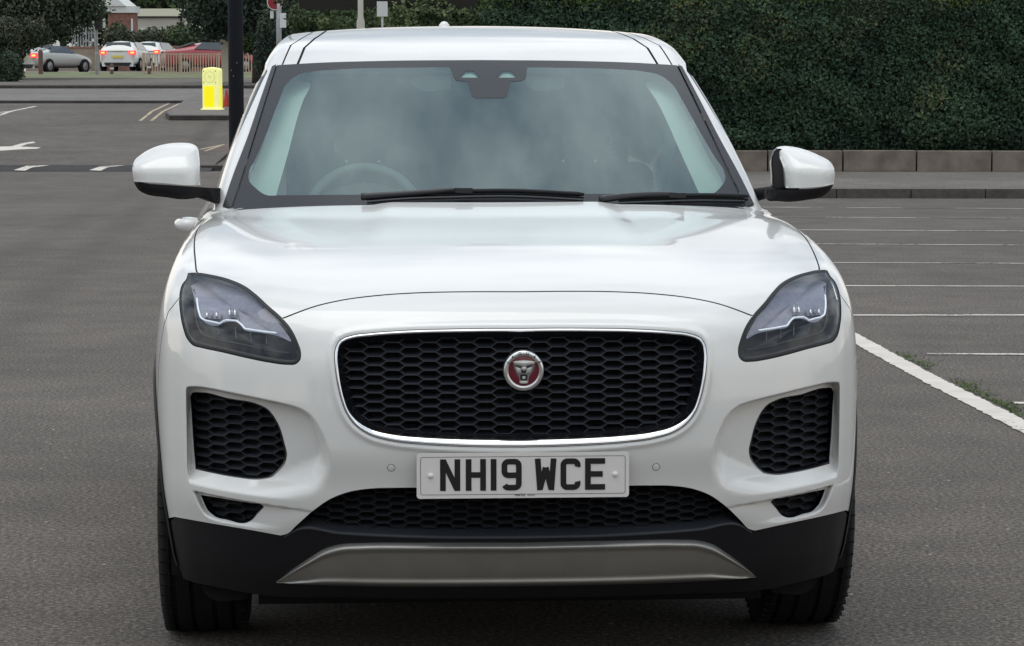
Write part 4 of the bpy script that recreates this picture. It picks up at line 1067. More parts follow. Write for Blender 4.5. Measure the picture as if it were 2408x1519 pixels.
def noise(t, c, scale, det=4, rough=.55, out='Object'):
    n = N(t, 'ShaderNodeTexNoise'); n.inputs['Scale'].default_value = scale; n.inputs['Detail'].default_value = det; n.inputs['Roughness'].default_value = rough
    t.links.new(c.outputs[out], n.inputs['Vector']); return n
def ramp(t, src, stops):
    r = N(t, 'ShaderNodeValToRGB'); e = r.color_ramp.elements
    e[0].position, e[0].color = stops[0][0], (*stops[0][1], 1); e[1].position, e[1].color = stops[-1][0], (*stops[-1][1], 1)
    for p, cc in stops[1:-1]: q = e.new(p); q.color = (*cc, 1)
    t.links.new(src, r.inputs[0]); return r
def mixc(t, f, a, b, mode='MIX'):
    m = N(t, 'ShaderNodeMix', data_type='RGBA', blend_type=mode)
    if isinstance(f, (int, float)): m.inputs[0].default_value = f
    else: t.links.new(f, m.inputs[0])
    for i, s in ((6, a), (7, b)):
        if isinstance(s, tuple): m.inputs[i].default_value = (*s, 1)
        else: t.links.new(s, m.inputs[i])
    return m
def asphalt(name, base, warm, grain=1.0, tracks=False):
    m, t, b, c = nodemat(name, .92)
    b.inputs['Specular IOR Level'].default_value = .3
    fine = noise(t, c, 62, 2, .6); fine2 = noise(t, c, 150, 2, .6); big = noise(t, c, .30, 3); mid = noise(t, c, 2.2, 5, .65)
    col = ramp(t, big.outputs['Fac'], [(.38, base), (.62, warm)])
    g = ramp(t, fine.outputs['Fac'], [(.33, (.50, .50, .50)), (.5, (.95, .95, .95)), (.66, (1.75, 1.72, 1.68))])
    gb = ramp(t, fine2.outputs['Fac'], [(.35, (.6, .6, .6)), (.65, (1.4, 1.4, 1.4))])
    m1 = mixc(t, grain, col.outputs[0], g.outputs[0], 'MULTIPLY'); m1 = mixc(t, grain, m1.outputs[2], gb.outputs[0], 'MULTIPLY')
    g2 = ramp(t, mid.outputs['Fac'], [(.32, (.80, .80, .81)), (.68, (1.14, 1.13, 1.11))]); m2 = mixc(t, .9, m1.outputs[2], g2.outputs[0], 'MULTIPLY')
    vo = N(t, 'ShaderNodeTexVoronoi'); vo.inputs['Scale'].default_value = 7; t.links.new(c.outputs['Object'], vo.inputs['Vector'])
    sp_ = ramp(t, vo.outputs['Distance'], [(.035, (1, 1, 1)), (.055, (0, 0, 0))]); m3 = mixc(t, sp_.outputs[0], m2.outputs[2], (.42, .39, .35))
    src = m3
    if tracks:        # faint worn tyre tracks crossing the left side
        sx = N(t, 'ShaderNodeSeparateXYZ'); t.links.new(c.outputs['Object'], sx.inputs[0])
        n = noise(t, c, .8, 3)
        for (p, q, w, k) in tracks:
            p, q = np.array(p), np.array(q); d = (q - p) / np.linalg.norm(q - p); nx_, ny_ = -d[1], d[0]; cc = -(nx_ * p[0] + ny_ * p[1])
            a1 = N(t, 'ShaderNodeMath', operation='MULTIPLY_ADD'); a1.inputs[1].default_value = nx_; a1.inputs[2].default_value = cc; t.links.new(sx.outputs['X'], a1.inputs[0])
            a2 = N(t, 'ShaderNodeMath', operation='MULTIPLY_ADD'); a2.inputs[1].default_value = ny_; t.links.new(sx.outputs['Y'], a2.inputs[0]); t.links.new(a1.outputs[0], a2.inputs[2])
            ab = N(t, 'ShaderNodeMath', operation='ABSOLUTE'); t.links.new(a2.outputs[0], ab.inputs[0])
            mr = N(t, 'ShaderNodeMapRange'); mr.interpolation_type = 'SMOOTHSTEP'; mr.inputs[1].default_value = 0; mr.inputs[2].default_value = w; mr.inputs[3].default_value = k; mr.inputs[4].default_value = 0; t.links.new(ab.outputs[0], mr.inputs[0])
            mu = N(t, 'ShaderNodeMath', operation='MULTIPLY'); t.links.new(mr.outputs[0], mu.inputs[0]); t.links.new(n.outputs['Fac'], mu.inputs[1])
            src = mixc(t, mu.outputs[0], src.outputs[2], (.03, .03, .03))
    t.links.new(src.outputs[2], b.inputs['Base Color'])
    bp = N(t, 'ShaderNodeBump'); bp.inputs['Strength'].default_value = .7; bp.inputs['Distance'].default_value = .008
    t.links.new(fine.outputs['Fac'], bp.inputs['Height']); t.links.new(bp.outputs[0], b.inputs['Normal'])
    return m
TR = [tuple(gp(*a)[:2]) for a in ((20, 760), (330, 492), (-60, 640), (250, 480), (0, 507), (430, 507), (0, 746), (360, 746), (2100, 1052), (2400, 1050))]
asphalt('asphalt', (.106, .094, .084), (.128, .114, .102), tracks=[(TR[0], TR[1], .30, .42), (TR[2], TR[3], .35, .32), (TR[4], TR[5], .05, .35), (TR[6], TR[7], .03, .4), (TR[8], TR[9], .02, .4)]); asphalt('asphalt_road', (.17, .16, .152), (.20, .19, .18), .6)
asphalt('asphalt_dark', (.045, .045, .047), (.06, .06, .06), .6); asphalt('footway', (.145, .132, .120), (.175, .16, .145), .9)
asphalt('footway_island', (.15, .14, .135), (.18, .165, .155), .7)
asphalt('footway_red', (.125, .095, .088), (.15, .115, .10), .8)
def paint(name, col, wear):
    m, t, b, c = nodemat(name, .7); n = noise(t, c, 22, 6, .75); n2 = noise(t, c, 1.3, 3)
    a = N(t, 'ShaderNodeMath', operation='ADD'); t.links.new(n.outputs['Fac'], a.inputs[0]); t.links.new(n2.outputs['Fac'], a.inputs[1])
    r = ramp(t, a.outputs[0], [(wear - .012, (0, 0, 0)), (wear + .012, (1, 1, 1))]); mc = mixc(t, r.outputs[0], (.15, .14, .13), col)
    t.links.new(mc.outputs[2], b.inputs['Base Color'])
# ramp factor range is 0..1: halve the sum through the wear value instead
def paint2(name, col, wear, scale=22):
    m, t, b, c = nodemat(name, .7); n = noise(t, c, scale, 6, .75); n2 = noise(t, c, 1.1, 2); mm = mixc(t, .5, n.outputs['Fac'], n2.outputs['Fac'])
    n.outputs['Fac']; r = ramp(t, mm.outputs[2], [(wear - .01, (0, 0, 0)), (wear + .01, (1, 1, 1))]); mc = mixc(t, r.outputs[0], (.15, .14, .13), col)
    n3 = noise(t, c, 6, 5); d = ramp(t, n3.outputs['Fac'], [(.3, (.82, .80, .77)), (.7, (1, 1, 1))]); m4 = mixc(t, 1.0, mc.outputs[2], d.outputs[0], 'MULTIPLY')
    t.links.new(m4.outputs[2], b.inputs['Base Color'])
paint2('line_white', (.70, .65, .60), .43, 30); paint2('line_worn', (.62, .60, .57), .475, 14); paint2('line_yellow', (.50, .40, .27), .42, 6)
mat('concrete', (.185, .155, .13), .92, noise=(4, .32), bump=(60, .3, .004)); mat('kerbstone', (.085, .075, .066), .9, noise=(9, .3)); mat('kerb_dark', (.055, .048, .045), .9, noise=(5, .3))
mat('grass_far', (.15, .165, .085), .95, noise=(1.2, .3)); mat('core_shade', (.02, .018, .014), .95)  # second one: near-black for cores that stand for shade inside the foliage
mat('post_black', (.006, .008, .013), .6, spec=.2, noise=(8, .2)); mat('galv', (.30, .31, .31), .5, metal=.3, noise=(5, .15)); mat('pale_render', (.50, .48, .43), .8, noise=(2, .08))
mat('bollard_yellow', (.78, .80, .30), .5, noise=(5, .08), emit=((1, .98, .40), .28)); mat('panel_yellow', (.85, .75, .0), .45, emit=((1, .88, 0), .35))  # mild glow in both yellows stands for fluorescent brightness
mat('symbol_grey', (.40, .41, .14), .6); mat('red_plastic', (.40, .03, .02), .5); mat('sign_red', (.26, .012, .025), .45); mat('sign_white', (.66, .67, .66), .5)
mat('brick', (.24, .12, .09), .9, noise=(3, .25)); mat('brick_light', (.30, .24, .18), .9, noise=(3, .2)); mat('warehouse', (.46, .44, .38), .8, noise=(.6, .08)); mat('warehouse_light', (.62, .58, .45), .8); mat('roof_pale', (.66, .68, .66), .7); mat('roof_yellowish', (.72, .72, .56), .7)
mat('rail_beige', (.50, .38, .29), .7); mat('bark', (.07, .052, .04), .95, noise=(6, .3)); mat('wood_post', (.16, .10, .085), .9)
mat('silver_paint', (.46, .47, .45), .3, metal=.35, coat=.7); mat('far_white', (.72, .73, .70), .3, coat=.7); mat('red_paint', (.33, .035, .045), .28, coat=.8)
mat('far_glass', (.035, .05, .06), .12, coat=.5); mat('tail_red', (.5, .01, .02), .4, emit=((1, .04, .06), 1.2)); mat('tail_amber', (.7, .2, .05), .4, emit=((1, .38, .08), 1.5)); mat('plate_yellow', (.75, .62, .12), .5)
# --- ground: one sheet following the gentle rise beyond the car park
ys_ = [-120, 0, 12, 25, 40, 46.2, 52, 60, 67, 76, 85, 94, 106, 119, 124, 131, 150, 170, 240, 420, 900]; xs_ = [-400, -60, -30, -12, -6, 0, 6, 12, 30, 60, 400]
v = [(x, y, G(y)) for y in ys_ for x in xs_]; nx = len(xs_)
struct(mesh('ground', v, [(j * nx + i, j * nx + i + 1, (j + 1) * nx + i + 1, (j + 1) * nx + i) for j in range(len(ys_) - 1) for i in range(nx - 1)], 'asphalt', smooth=False))
def sheet(name, poly, m, lift=.004, thick=0, parent=None, step=None):
    """ground-hugging sheet; poly = world xy pairs (convex quads are split along y so that they follow the rise)"""
    P = [(x, y, G(y) + lift) for x, y in poly]; n = len(P)
    if thick:
        b = [(x, y, G(y) - .05) for x, y in poly]
        return mesh(name, P + b, [tuple(range(n))] + [(i, (i + 1) % n, n + (i + 1) % n, n + i) for i in range(n)], m, parent, smooth=False)
    return mesh(name, P, [tuple(range(n))], m, parent, smooth=False)
def band(name, x0, x1, y0, y1, m, lift=.004, thick=0, skew=0.0, n=6):
    """strip across the view between depths y0 and y1 with a real front edge"""
    v = []; f = []
    for k in range(n + 1):
        y = y0 + (y1 - y0) * k / n
        v += [(x0, y, G(y) + lift), (x1, y + skew, G(y + skew) + lift)]
        if k: a = 2 * k - 2; f.append((a, a + 1, a + 3, a + 2))
    if thick:
        q = len(v); v += [(x0, y0, G(y0) - .05), (x1, y0 + skew, G(y0 + skew) - .05)]; f.append((q, q + 1, 1, 0))
    return mesh(name, v, f, m, smooth=False)
# painted lines
def ragged(name, A, B, w, m, lift=.004, step=.11, amp=.011, wob=.012):
    L = np.linalg.norm(B - A); n = int(L / step); d = (B - A) / L; q = np.array([-d[1], d[0]]); l, r = [], []
    ph = rng.uniform(0, 6, 3)
    for i in range(n + 1):
        s = L * i / n; c = A + d * s + q * wob * math.sin(s * 1.1 + ph[0])
        l.append(c + q * (w / 2 + rng.normal() * amp)); r.append(c - q * (w / 2 + rng.normal() * amp))
    v = [(p[0], p[1], G(p[1]) + lift) for p in l + r]; n1 = n + 1
    return mesh(name, v, [(i, i + 1, n1 + i + 1, n1 + i) for i in range(n)], m, smooth=False)
def line_px(name, a, b, w, m, label, group, lift=.004, n=1, horizontal=True):
    p, q = gp(*a), gp(*b); o = ragged(name, p[:2], q[:2], w, m, lift, step=.3, amp=w * .05, wob=0)
   
    tag(o, kind='structure'); return o
p0, p1 = gp(2028, 806), gp(2408, 1006); dd = (p1 - p0)[:2]; dd /= np.linalg.norm(dd)
A_ = p0[:2] - dd * 22; B_ = p1[:2] + dd * 1.9 ; nn = np.array([-dd[1], dd[0]]) * .062
struct(ragged('bay_edge_line', A_, B_, .120, 'line_white', step=.035, amp=.0035, wob=.008))
C_ = B_ + dd * .02 + np.array([-.02, 0]); struct(ragged('bay_edge_line', C_, C_ + dd * 6, .12, 'line_white', step=.05, amp=.004))
def xedge(y): return p0[0] + (y - p0[1]) * dd[0] / dd[1]
for i, (yl, yr, gap) in enumerate(((945, 949, .17), (832, 834, .24), (742, 742, .06), (672, 674, .06), (617, 620, .06), (573, 577, .06), (540, 544, .06), (510, 514, .06), (487, 491, .1))):
    q0, q1 = gp(1700, yl), gp(2408, yr); xs0 = xedge(q0[1]) + gap; xs1 = q1[0] + 3.0
    sl_ = (q1[1] - q0[1]) / (q1[0] - q0[0])
    a = np.array([xs0, q0[1] + sl_ * (xs0 - q0[0])]); b = np.array([xs1, q0[1] + sl_ * (xs1 - q0[0])])
    worn = i in (3, 4, 5, 7, 8)
    if i == 3: m_ = a + (b - a) * .2; struct(ragged('bay_line', a, m_, .085, 'line_white', amp=.005, wob=0)); a = m_
    struct(ragged('bay_line', a, b, .060 if worn else .075, 'line_worn' if worn else 'line_white', amp=.007, wob=0))
# left: lines, arrow, hump
line_px('bay_line', (-60, 292), (84, 250), .11, 'line_white', '', ''); line_px('bay_line', (-60, 272), (22, 262), .09, 'line_worn', '', '')
def mark_px(name, pts, m, lift=.004):
    P = [gp(*p) for p in pts]; return struct(mesh(name, [(p[0], p[1], G(p[1]) + lift) for p in P], [tuple(range(len(P)))], m, smooth=False))
mark_px('road_arrow', [(0, 345), (28, 344), (52, 337), (78, 333), (84, 336), (64, 339), (48, 345), (96, 347), (88, 350), (40, 352), (0, 355), (-60, 352), (-60, 346)], 'line_white')
line_px('yellow_line', (330, 284), (398, 243), .075, 'line_yellow', '', ''); line_px('yellow_line', (356, 284), (424, 243), .075, 'line_yellow', '', '')
line_px('kerb_line', (396, 284), (560, 284), .05, 'line_yellow', '', '')
line_px('yellow_line', (470, 352), (548, 336), .07, 'line_yellow', '', '', lift=.006); line_px('yellow_line', (470, 360), (520, 343), .07, 'line_yellow', '', '', lift=.006)
struct(sheet('footway', [tuple(gp(*p)[:2]) for p in ((476, 398), (498, 372), (540, 340), (900, 338), (900, 400))], 'footway_red', .08, thick=1))
struct(sheet('kerb', [tuple(gp(*p)[:2]) for p in ((472, 402), (900, 404), (900, 400.5), (476, 398.5))], 'kerb_dark', .09, thick=1))
yh0 = gp(250, 403)[1]; H_ = .085
b = MB(); xa, xb = -16.0, gp(505, 400)[0]
prof = [(yh0, .0), (yh0 + .55, H_), (yh0 + 3.2, H_ + .07), (yh0 + 4.2, .0)]
v = []; 
for x in (xa, xb):
    for k, (y, h) in enumerate(prof): v.append((x, y + (x - xa) * -.012, G(y) + h + (.003)))
o = mesh('speed_hump', v, [(k, k + 1, 5 + k, 4 + k) for k in range(3)] + [(4, 5, 6, 7)], 'asphalt_dark', smooth=False, mats=['asphalt'], mi=[0, 1, 1, 0]); struct(o)
for cxp in (58, 236):    # white triangles on the hump's ramp
    xw = (cxp - CX) / FPX * yh0; s_ = (xw - xa) * -.012
    tri = [(xw - .17, .06), (xw + .03, .02), (xw + .10, .30), (xw + .36, .50), (xw - .02, .46)]
    struct(mesh('hump_triangle', [(x, yh0 + s_ + t, G(yh0) + .007 + H_ * t / .55 + .006) for x, t in tri], [tuple(range(len(tri)))], 'line_white', smooth=False))
# island with kerb, far road, footway, verge
isl = [(392, 274), (400, 281), (640, 281), (640, 240), (462, 232), (440, 240)]
struct(sheet('traffic_island', [tuple(gp(*p)[:2]) for p in isl], 'footway_island', .10, thick=1))
struct(sheet('kerb', [tuple(gp(*p)[:2]) for p in ((389, 276), (398, 283.5), (640, 283.5), (640, 281.3), (401, 281.3), (392, 275))], 'kerb_dark', .11, thick=1))
yk = gp(200, 243)[1]; y2 = gp(200, 208)[1]; y3 = gp(200, 203)[1]; y4 = gp(200, 191)[1]; y5 = 121.5
xk = gp(455, 240)[0]
struct(band('kerb', -60, xk, yk, yk + .5, 'kerb_dark', .07, 1)); struct(band('road', -80, 60, yk + .52, y2, 'asphalt_road', .012, 1))
struct(band('kerb', -60, 30, y2 + .02, y2 + .6, 'kerb_dark', .10, 1, skew=-1.2)); struct(band('footway', -60, 30, y2 + .7, y4, 'footway', .11, 1))
go = band('verge', -60, 30, y4 + .05, y5, 'grass_far', .12, 1); struct(go)
struct(band('road', -90, 60, y5 + .3, 165, 'asphalt_road', .02, 1))
line_px('road_line', (415, 217), (445, 217.6), .10, 'line_white', '', '', lift=.02)

# ------------------------------------------------------------------ foliage
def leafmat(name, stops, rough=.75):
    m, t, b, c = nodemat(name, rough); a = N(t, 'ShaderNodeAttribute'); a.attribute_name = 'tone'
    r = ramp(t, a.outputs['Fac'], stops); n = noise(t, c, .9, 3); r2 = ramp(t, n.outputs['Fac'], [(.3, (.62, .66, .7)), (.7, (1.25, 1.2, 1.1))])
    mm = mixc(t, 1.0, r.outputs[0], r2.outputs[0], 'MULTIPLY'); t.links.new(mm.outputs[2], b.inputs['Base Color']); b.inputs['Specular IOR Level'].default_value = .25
leafmat('leaf_hedge', [(0, (.019, .042, .030)), (.5, (.048, .092, .056)), (.85, (.086, .132, .062)), (1, (.13, .125, .07))])
leafmat('leaf_fresh', [(0, (.04, .07, .022)), (.5, (.075, .12, .034)), (1, (.13, .17, .05))])
leafmat('leaf_mid', [(0, (.034, .064, .032)), (.5, (.072, .112, .052)), (1, (.13, .155, .075))])
leafmat('leaf_dark', [(0, (.022, .042, .034)), (.5, (.052, .082, .060)), (1, (.095, .122, .078))])
leafmat('leaf_far', [(0, (.040, .060, .045)), (.5, (.088, .112, .076)), (1, (.15, .17, .12))])
leafmat('leaf_grey', [(0, (.045, .060, .040)), (.5, (.09, .105, .07)), (1, (.16, .17, .12))])
def leaves(name, pts, nrm, size, m, parent=None, tone=None, aspect=.6, spread=.9):
    n = len(pts); nr = nrm + rng.normal(0, spread, (n, 3)); nr /= np.linalg.norm(nr, axis=1)[:, None]
    a = np.cross(nr, rng.normal(0, 1, (n, 3))); a /= np.linalg.norm(a, axis=1)[:, None] + 1e-9; b = np.cross(nr, a)
    s = size * rng.uniform(.6, 1.4, n)[:, None]; a = a * s; b = b * s * aspect
    V = np.stack([pts - a * .5, pts + b * .5 - a * .05, pts + a * .5, pts - b * .5 - a * .05], 1).reshape(-1, 3)
    me = bpy.data.meshes.new(name); me.vertices.add(4 * n); me.vertices.foreach_set('co', V.astype(np.float32).ravel())
    me.loops.add(4 * n); me.loops.foreach_set('vertex_index', np.arange(4 * n, dtype=np.int32)); me.polygons.add(n)
    me.polygons.foreach_set('loop_start', np.arange(0, 4 * n, 4, dtype=np.int32)); me.polygons.foreach_set('loop_total', np.full(n, 4, dtype=np.int32))
    me.materials.append(M[m]); at = me.attributes.new('tone', 'FLOAT', 'POINT')
    tn = (rng.uniform(0, 1, n) if tone is None else tone); at.data.foreach_set('value', np.repeat(np.clip(tn, 0, 1), 4).astype(np.float32))
    me.update(calc_edges=True); return link(name, me, parent)
def vnoise(P, f, seed=0):
    r = np.random.default_rng(seed); o = np.zeros(len(P))
    for k in range(5): d = r.normal(0, 1, 3); d /= np.linalg.norm(d); o += np.sin(P @ d * f * (1 + .35 * k) * 2 + r.uniform(0, 6))
    return o / 5
def blob(c, r, n, jag=.28, shell=.35, seed=1):
    d = rng.normal(0, 1, (n, 3)); d /= np.linalg.norm(d, axis=1)[:, None]
    k = 1 + jag * vnoise(d * 2.2 + np.array(c) * .37, 1.3, seed) + .5 * jag * vnoise(d * 6, 1.3, seed + 3)
    k = k * (1 - shell * rng.uniform(0, 1, n)**2)
    return np.array(c) + d * np.array(r) * k[:, None], d
def tree(name, blobs, n, size, m, label, cat='tree', group=None, trunk=None, base=None, shell=.45, core=True):
    c0 = np.array(blobs[0][0]); bz = base if base is not None else (c0[0], c0[1], G(c0[1]))
    e = empty(name, bz, 0, label, cat, group); P, D = [], []; tot = sum(r[0] * r[2] for _, r in blobs)
    for i, (c, r) in enumerate(blobs):
        p, d = blob(c, r, int(n * r[0] * r[2] / tot), seed=i + 1, shell=shell); P.append(p); D.append(d)
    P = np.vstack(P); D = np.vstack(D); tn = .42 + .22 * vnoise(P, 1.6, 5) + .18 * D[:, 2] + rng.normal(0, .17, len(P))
    P -= np.array(bz)
    leaves('crown', P, D, size, m, e, tn)
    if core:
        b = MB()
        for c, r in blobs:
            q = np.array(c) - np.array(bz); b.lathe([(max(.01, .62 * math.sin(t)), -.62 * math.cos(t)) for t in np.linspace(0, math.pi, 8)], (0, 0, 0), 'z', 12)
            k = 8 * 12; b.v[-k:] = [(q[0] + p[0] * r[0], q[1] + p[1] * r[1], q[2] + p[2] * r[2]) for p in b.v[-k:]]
        b.build('inner_shade', 'core_shade', e, smooth=True)
    if trunk:
        b = MB(); h, rr_ = trunk; b.tube([(0, 0, -.2), (.05, 0, h * .5), (0, .05, h)], [rr_, rr_ * .8, rr_ * .55], 10)
        for k in range(4):
            a = 1.6 * k; b.tube([(0, 0, h * .75), (.9 * math.cos(a), .5 * math.sin(a), h * 1.1), (1.6 * math.cos(a), .9 * math.sin(a), h * 1.45)], [rr_ * .45, rr_ * .3, rr_ * .12], 7)
        b.build('trunk', 'bark', e, smooth=True)
    return e
# main hedge on its low wall
HD = 42.6
def hedge_front(name, x0, x1, y, z0, z1, depth, n, size, m, label, skew=0., amp=.11, top=True, freshtop=True, cat='hedge', gaps=True):
    e = empty(name, (x0, y, G(y)), 0, label, cat)
    W_, Hh = x1 - x0, z1 - z0
    def surf(u, w, face):
        X = x0 + u * W_
        if face == 'f': P = np.stack([X, np.full_like(X, y), z0 + w * Hh], 1); nn = np.tile([0, -1., .15], (len(X), 1))
        elif face == 't': P = np.stack([X, y + w * depth, np.full_like(X, z1)], 1); nn = np.tile([0, -.1, 1.], (len(X), 1))
        else: P = np.stack([np.full_like(X, x0), y + u * depth, z0 + w * Hh], 1); nn = np.tile([-1., -.2, 0], (len(X), 1))
        P[:, 1] += skew * (P[:, 0] - x0)
        d = amp * (1.3 * vnoise(P, .9, 13) + vnoise(P, 2.0, 3) + .6 * vnoise(P, 5.5, 8) + .4 * vnoise(P, 13, 9));  
        P = P + nn * d[:, None] * 1.0
        if face == 'f': P[:, 1] += .25 * np.clip((z0 + .35 - P[:, 2]) / .35, 0, 1)**2      # thins towards the stems
        return P, nn, d
    Ps, Ns, Ts = [], [], []
    for face, frac in (('f', .80), ('t', .12), ('s', .08)):
        k = int(n * frac); P, nn, d = surf(rng.uniform(0, 1, k), rng.uniform(0, 1, k), face)
        P += -nn * (rng.uniform(0, 1, k)**2 * .16)[:, None] + rng.normal(0, .02, (k, 3))
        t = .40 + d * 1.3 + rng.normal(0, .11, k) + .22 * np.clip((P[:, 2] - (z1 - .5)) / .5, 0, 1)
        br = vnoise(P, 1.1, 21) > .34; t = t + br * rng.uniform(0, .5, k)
        Ps.append(P); Ns.append(nn); Ts.append(t)
    P = np.vstack(Ps); Nn = np.vstack(Ns); T = np.concatenate(Ts)
    lowk = (P[:, 2] < z0 + .25) & (rng.uniform(0, 1, len(P)) < .25 + .7 * vnoise(P, 2.3, 31)); P, Nn, T = P[~lowk], Nn[~lowk], T[~lowk]
    P -= np.array([x0, y, G(y)])
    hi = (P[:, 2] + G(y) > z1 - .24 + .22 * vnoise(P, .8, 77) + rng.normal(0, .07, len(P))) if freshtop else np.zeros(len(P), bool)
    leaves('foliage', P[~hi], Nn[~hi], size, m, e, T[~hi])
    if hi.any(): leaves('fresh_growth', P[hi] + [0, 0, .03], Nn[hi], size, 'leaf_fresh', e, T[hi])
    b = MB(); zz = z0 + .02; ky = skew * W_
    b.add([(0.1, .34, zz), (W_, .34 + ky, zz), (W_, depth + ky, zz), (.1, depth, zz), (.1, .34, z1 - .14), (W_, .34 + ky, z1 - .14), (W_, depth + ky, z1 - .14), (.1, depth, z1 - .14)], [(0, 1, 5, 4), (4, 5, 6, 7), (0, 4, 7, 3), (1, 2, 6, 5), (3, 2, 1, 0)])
    b.build('inner_shade', 'core_shade', e)
    return e
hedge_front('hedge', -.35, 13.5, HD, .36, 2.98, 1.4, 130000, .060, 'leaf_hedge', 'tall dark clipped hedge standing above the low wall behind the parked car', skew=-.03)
# low retaining wall: separate coping blocks, footway and kerb at its foot
def zt(py, d): return wp(1500, py, d)[2]
wall = empty('retaining_wall', (2, HD - .5, 0), 0, 'low concrete wall of long blocks at the foot of the dark hedge', 'wall')
xb_ = [(px - CX) / FPX * (HD - .55) for px in (1290, 1460, 1633, 1802, 1977, 2148, 2323, 2500, 2680, 2860, 3040)]
zb, zt_ = zt(403, HD - .55), zt(352, HD - .55)
for a, c in zip(xb_[:-1], xb_[1:]):
    xm = (a + c) / 2; b = MB(); b.box((xm - 2, -.05 - .03 * (xm), (zb + zt_) / 2 + rng.normal() * .002), (c - a - .022, .22, zt_ - zb - .012), rz=-.03); o = b.build('wall_block', 'concrete', wall)
    md = o.modifiers.new('bevel', 'BEVEL'); md.width = .012; md.segments = 2
b = MB(); b.add([(-4, .06, zb - .02), (14, -.48, zb - .02), (14, .4, zb - .02), (-4, .9, zb - .02), (-4, .06, zt_ - .03), (14, -.48, zt_ - .03), (14, .4, zt_ - .03), (-4, .9, zt_ - .03)], [(0, 1, 5, 4), (4, 5, 6, 7), (0, 4, 7, 3)]); b.build('joint_bed', 'kerb_dark', wall)
yk2 = gp(2000, 447)[1]; yk3 = gp(2000, 466)[1]
def fband(name, ya, yb, za, zb_, m, sk=-.03):
    return struct(mesh(name, [(-2.2, ya, za), (14, ya + 16.2 * sk * .35, za), (14, yb + 16.2 * sk, zb_), (-2.2, yb, zb_), (-2.2, ya, -.05), (14, ya + 16.2 * sk * .35, -.05)], [(0, 1, 2, 3), (4, 5, 1, 0)], m, smooth=False))
yE = 36.0; zk = CAMH - (447 - 185.0) / FPX * yE
def band2(name, m, ya, yb, za, zb2, slope=-.032, face=True):
    xs2 = np.linspace(-2.2, 14, 2); f = lambda x, y: y + slope * (x - 4)
    v = [(xs2[0], f(xs2[0], ya), za), (xs2[1], f(xs2[1], ya), za), (xs2[1], f(xs2[1], yb), zb2), (xs2[0], f(xs2[0], yb), zb2), (xs2[0], f(xs2[0], ya), -.05), (xs2[1], f(xs2[1], ya), -.05)]
    return struct(mesh(name, v, [(0, 1, 2, 3)] + ([(4, 5, 1, 0)] if face else []), m, smooth=False))
b = MB()
for k in range(17):
    x = -2 + k * .95; b.box((x, 35.55 - .032 * (x - 4), .045), (.935, .16, .15 + 0.0), rz=-.032)
o = b.build('kerb', 'kerbstone'); struct(o)
band2('footway', 'footway', 35.64, 43.4, .118, .135, face=True)
# far hedges and trees
hedge_front('hedge', wp(690, 60, 60)[0], wp(1190, 60, 60)[0], 60, .6, wp(900, 22, 60)[2], 2.0, 30000, .10, 'leaf_mid', 'lower mid green hedge seen over the roof of the parked car', amp=.22, cat='hedge', freshtop=False)
b = MB(); p = wp(975, 13, 66); q = wp(1125, 12, 66); b.box(((p[0] + q[0]) / 2, 66, (p[2]) / 2 + .3), (q[0] - p[0], .3, p[2] - .6 + .02)); o = b.build('garden_wall', 'pale_render'); tag(o, 'thin pale wall top showing between two green hedges above the car roof', 'wall')
tree('bush', [((wp(1040, -20, 72)[0], 72, 4.2), (1.6, 1.4, 1.1)), ((wp(1160, -10, 72)[0], 72, 4.0), (1.5, 1.4, 1.0))], 7000, .12, 'leaf_dark', 'dark green bush rising behind the pale garden wall', 'bush')
tree('tree', [((wp(790, -10, 76)[0], 76, 3.9), (1.6, 1.4, 1.0)), ((wp(900, -30, 76)[0], 76, 4.6), (1.5, 1.3, 1.0)), ((wp(1000, -60, 77)[0], 77, 5.4), (1.5, 1.3, 1.3))], 12000, .12, 'leaf_grey', 'brownish green tree above the far hedge, left of the white notice', 'tree', trunk=(3.4, .12))
d = 98.0
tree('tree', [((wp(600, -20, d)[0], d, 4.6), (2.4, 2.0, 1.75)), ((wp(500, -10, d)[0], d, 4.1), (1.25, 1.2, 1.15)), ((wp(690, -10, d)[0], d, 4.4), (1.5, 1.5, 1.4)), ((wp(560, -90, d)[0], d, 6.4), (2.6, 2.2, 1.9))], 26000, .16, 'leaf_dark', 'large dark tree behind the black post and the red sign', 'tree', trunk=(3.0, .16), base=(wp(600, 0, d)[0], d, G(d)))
tree('bush', [((wp(628, 120, 92)[0], 92, wp(628, 130, 92)[2]), (.42, .42, 1.15)), ((wp(640, 60, 92)[0], 92, wp(628, 70, 92)[2]), (.5, .45, .9))], 7000, .10, 'leaf_dark', 'narrow dark evergreen bush beside the windscreen pillar of the car', 'bush')
tree('bush', [((wp(592, 100, 104)[0], 104, wp(592, 98, 104)[2]), (.55, .5, .5))], 2600, .10, 'leaf_fresh', 'fresh green bush just right of the black post', 'bush')
d = 106.
tree('tree', [((wp(90, 10, d)[0], d, wp(90, 15, d)[2]), (2.5, 2.0, 1.35)), ((wp(190, 10, d)[0], d, wp(190, 0, d)[2]), (1.0, 1.0, .95)), ((wp(0, 30, d)[0], d, wp(0, 30, d)[2]), (1.7, 1.6, 1.6)), ((wp(60, -90, d)[0], d, wp(60, -80, d)[2]), (3.2, 2.2, 1.9))], 26000, .15, 'leaf_far', 'broad green tree overhanging the silver convertible at far left', 'tree', trunk=(2.2, .10), base=(wp(12, 150, 106)[0], 106, G(106)))
tree('bush', [((wp(30, 90, 104)[0], 104, wp(30, 85, 104)[2]), (.95, .7, .75)), ((wp(85, 85, 104)[0], 104, wp(85, 78, 104)[2]), (.55, .5, .55)), ((wp(20, 130, 104)[0], 104, wp(20, 130, 104)[2]), (.5, .5, .6))], 9000, .11, 'leaf_grey', 'grey green shrub hanging beside the silver convertible', 'bush')
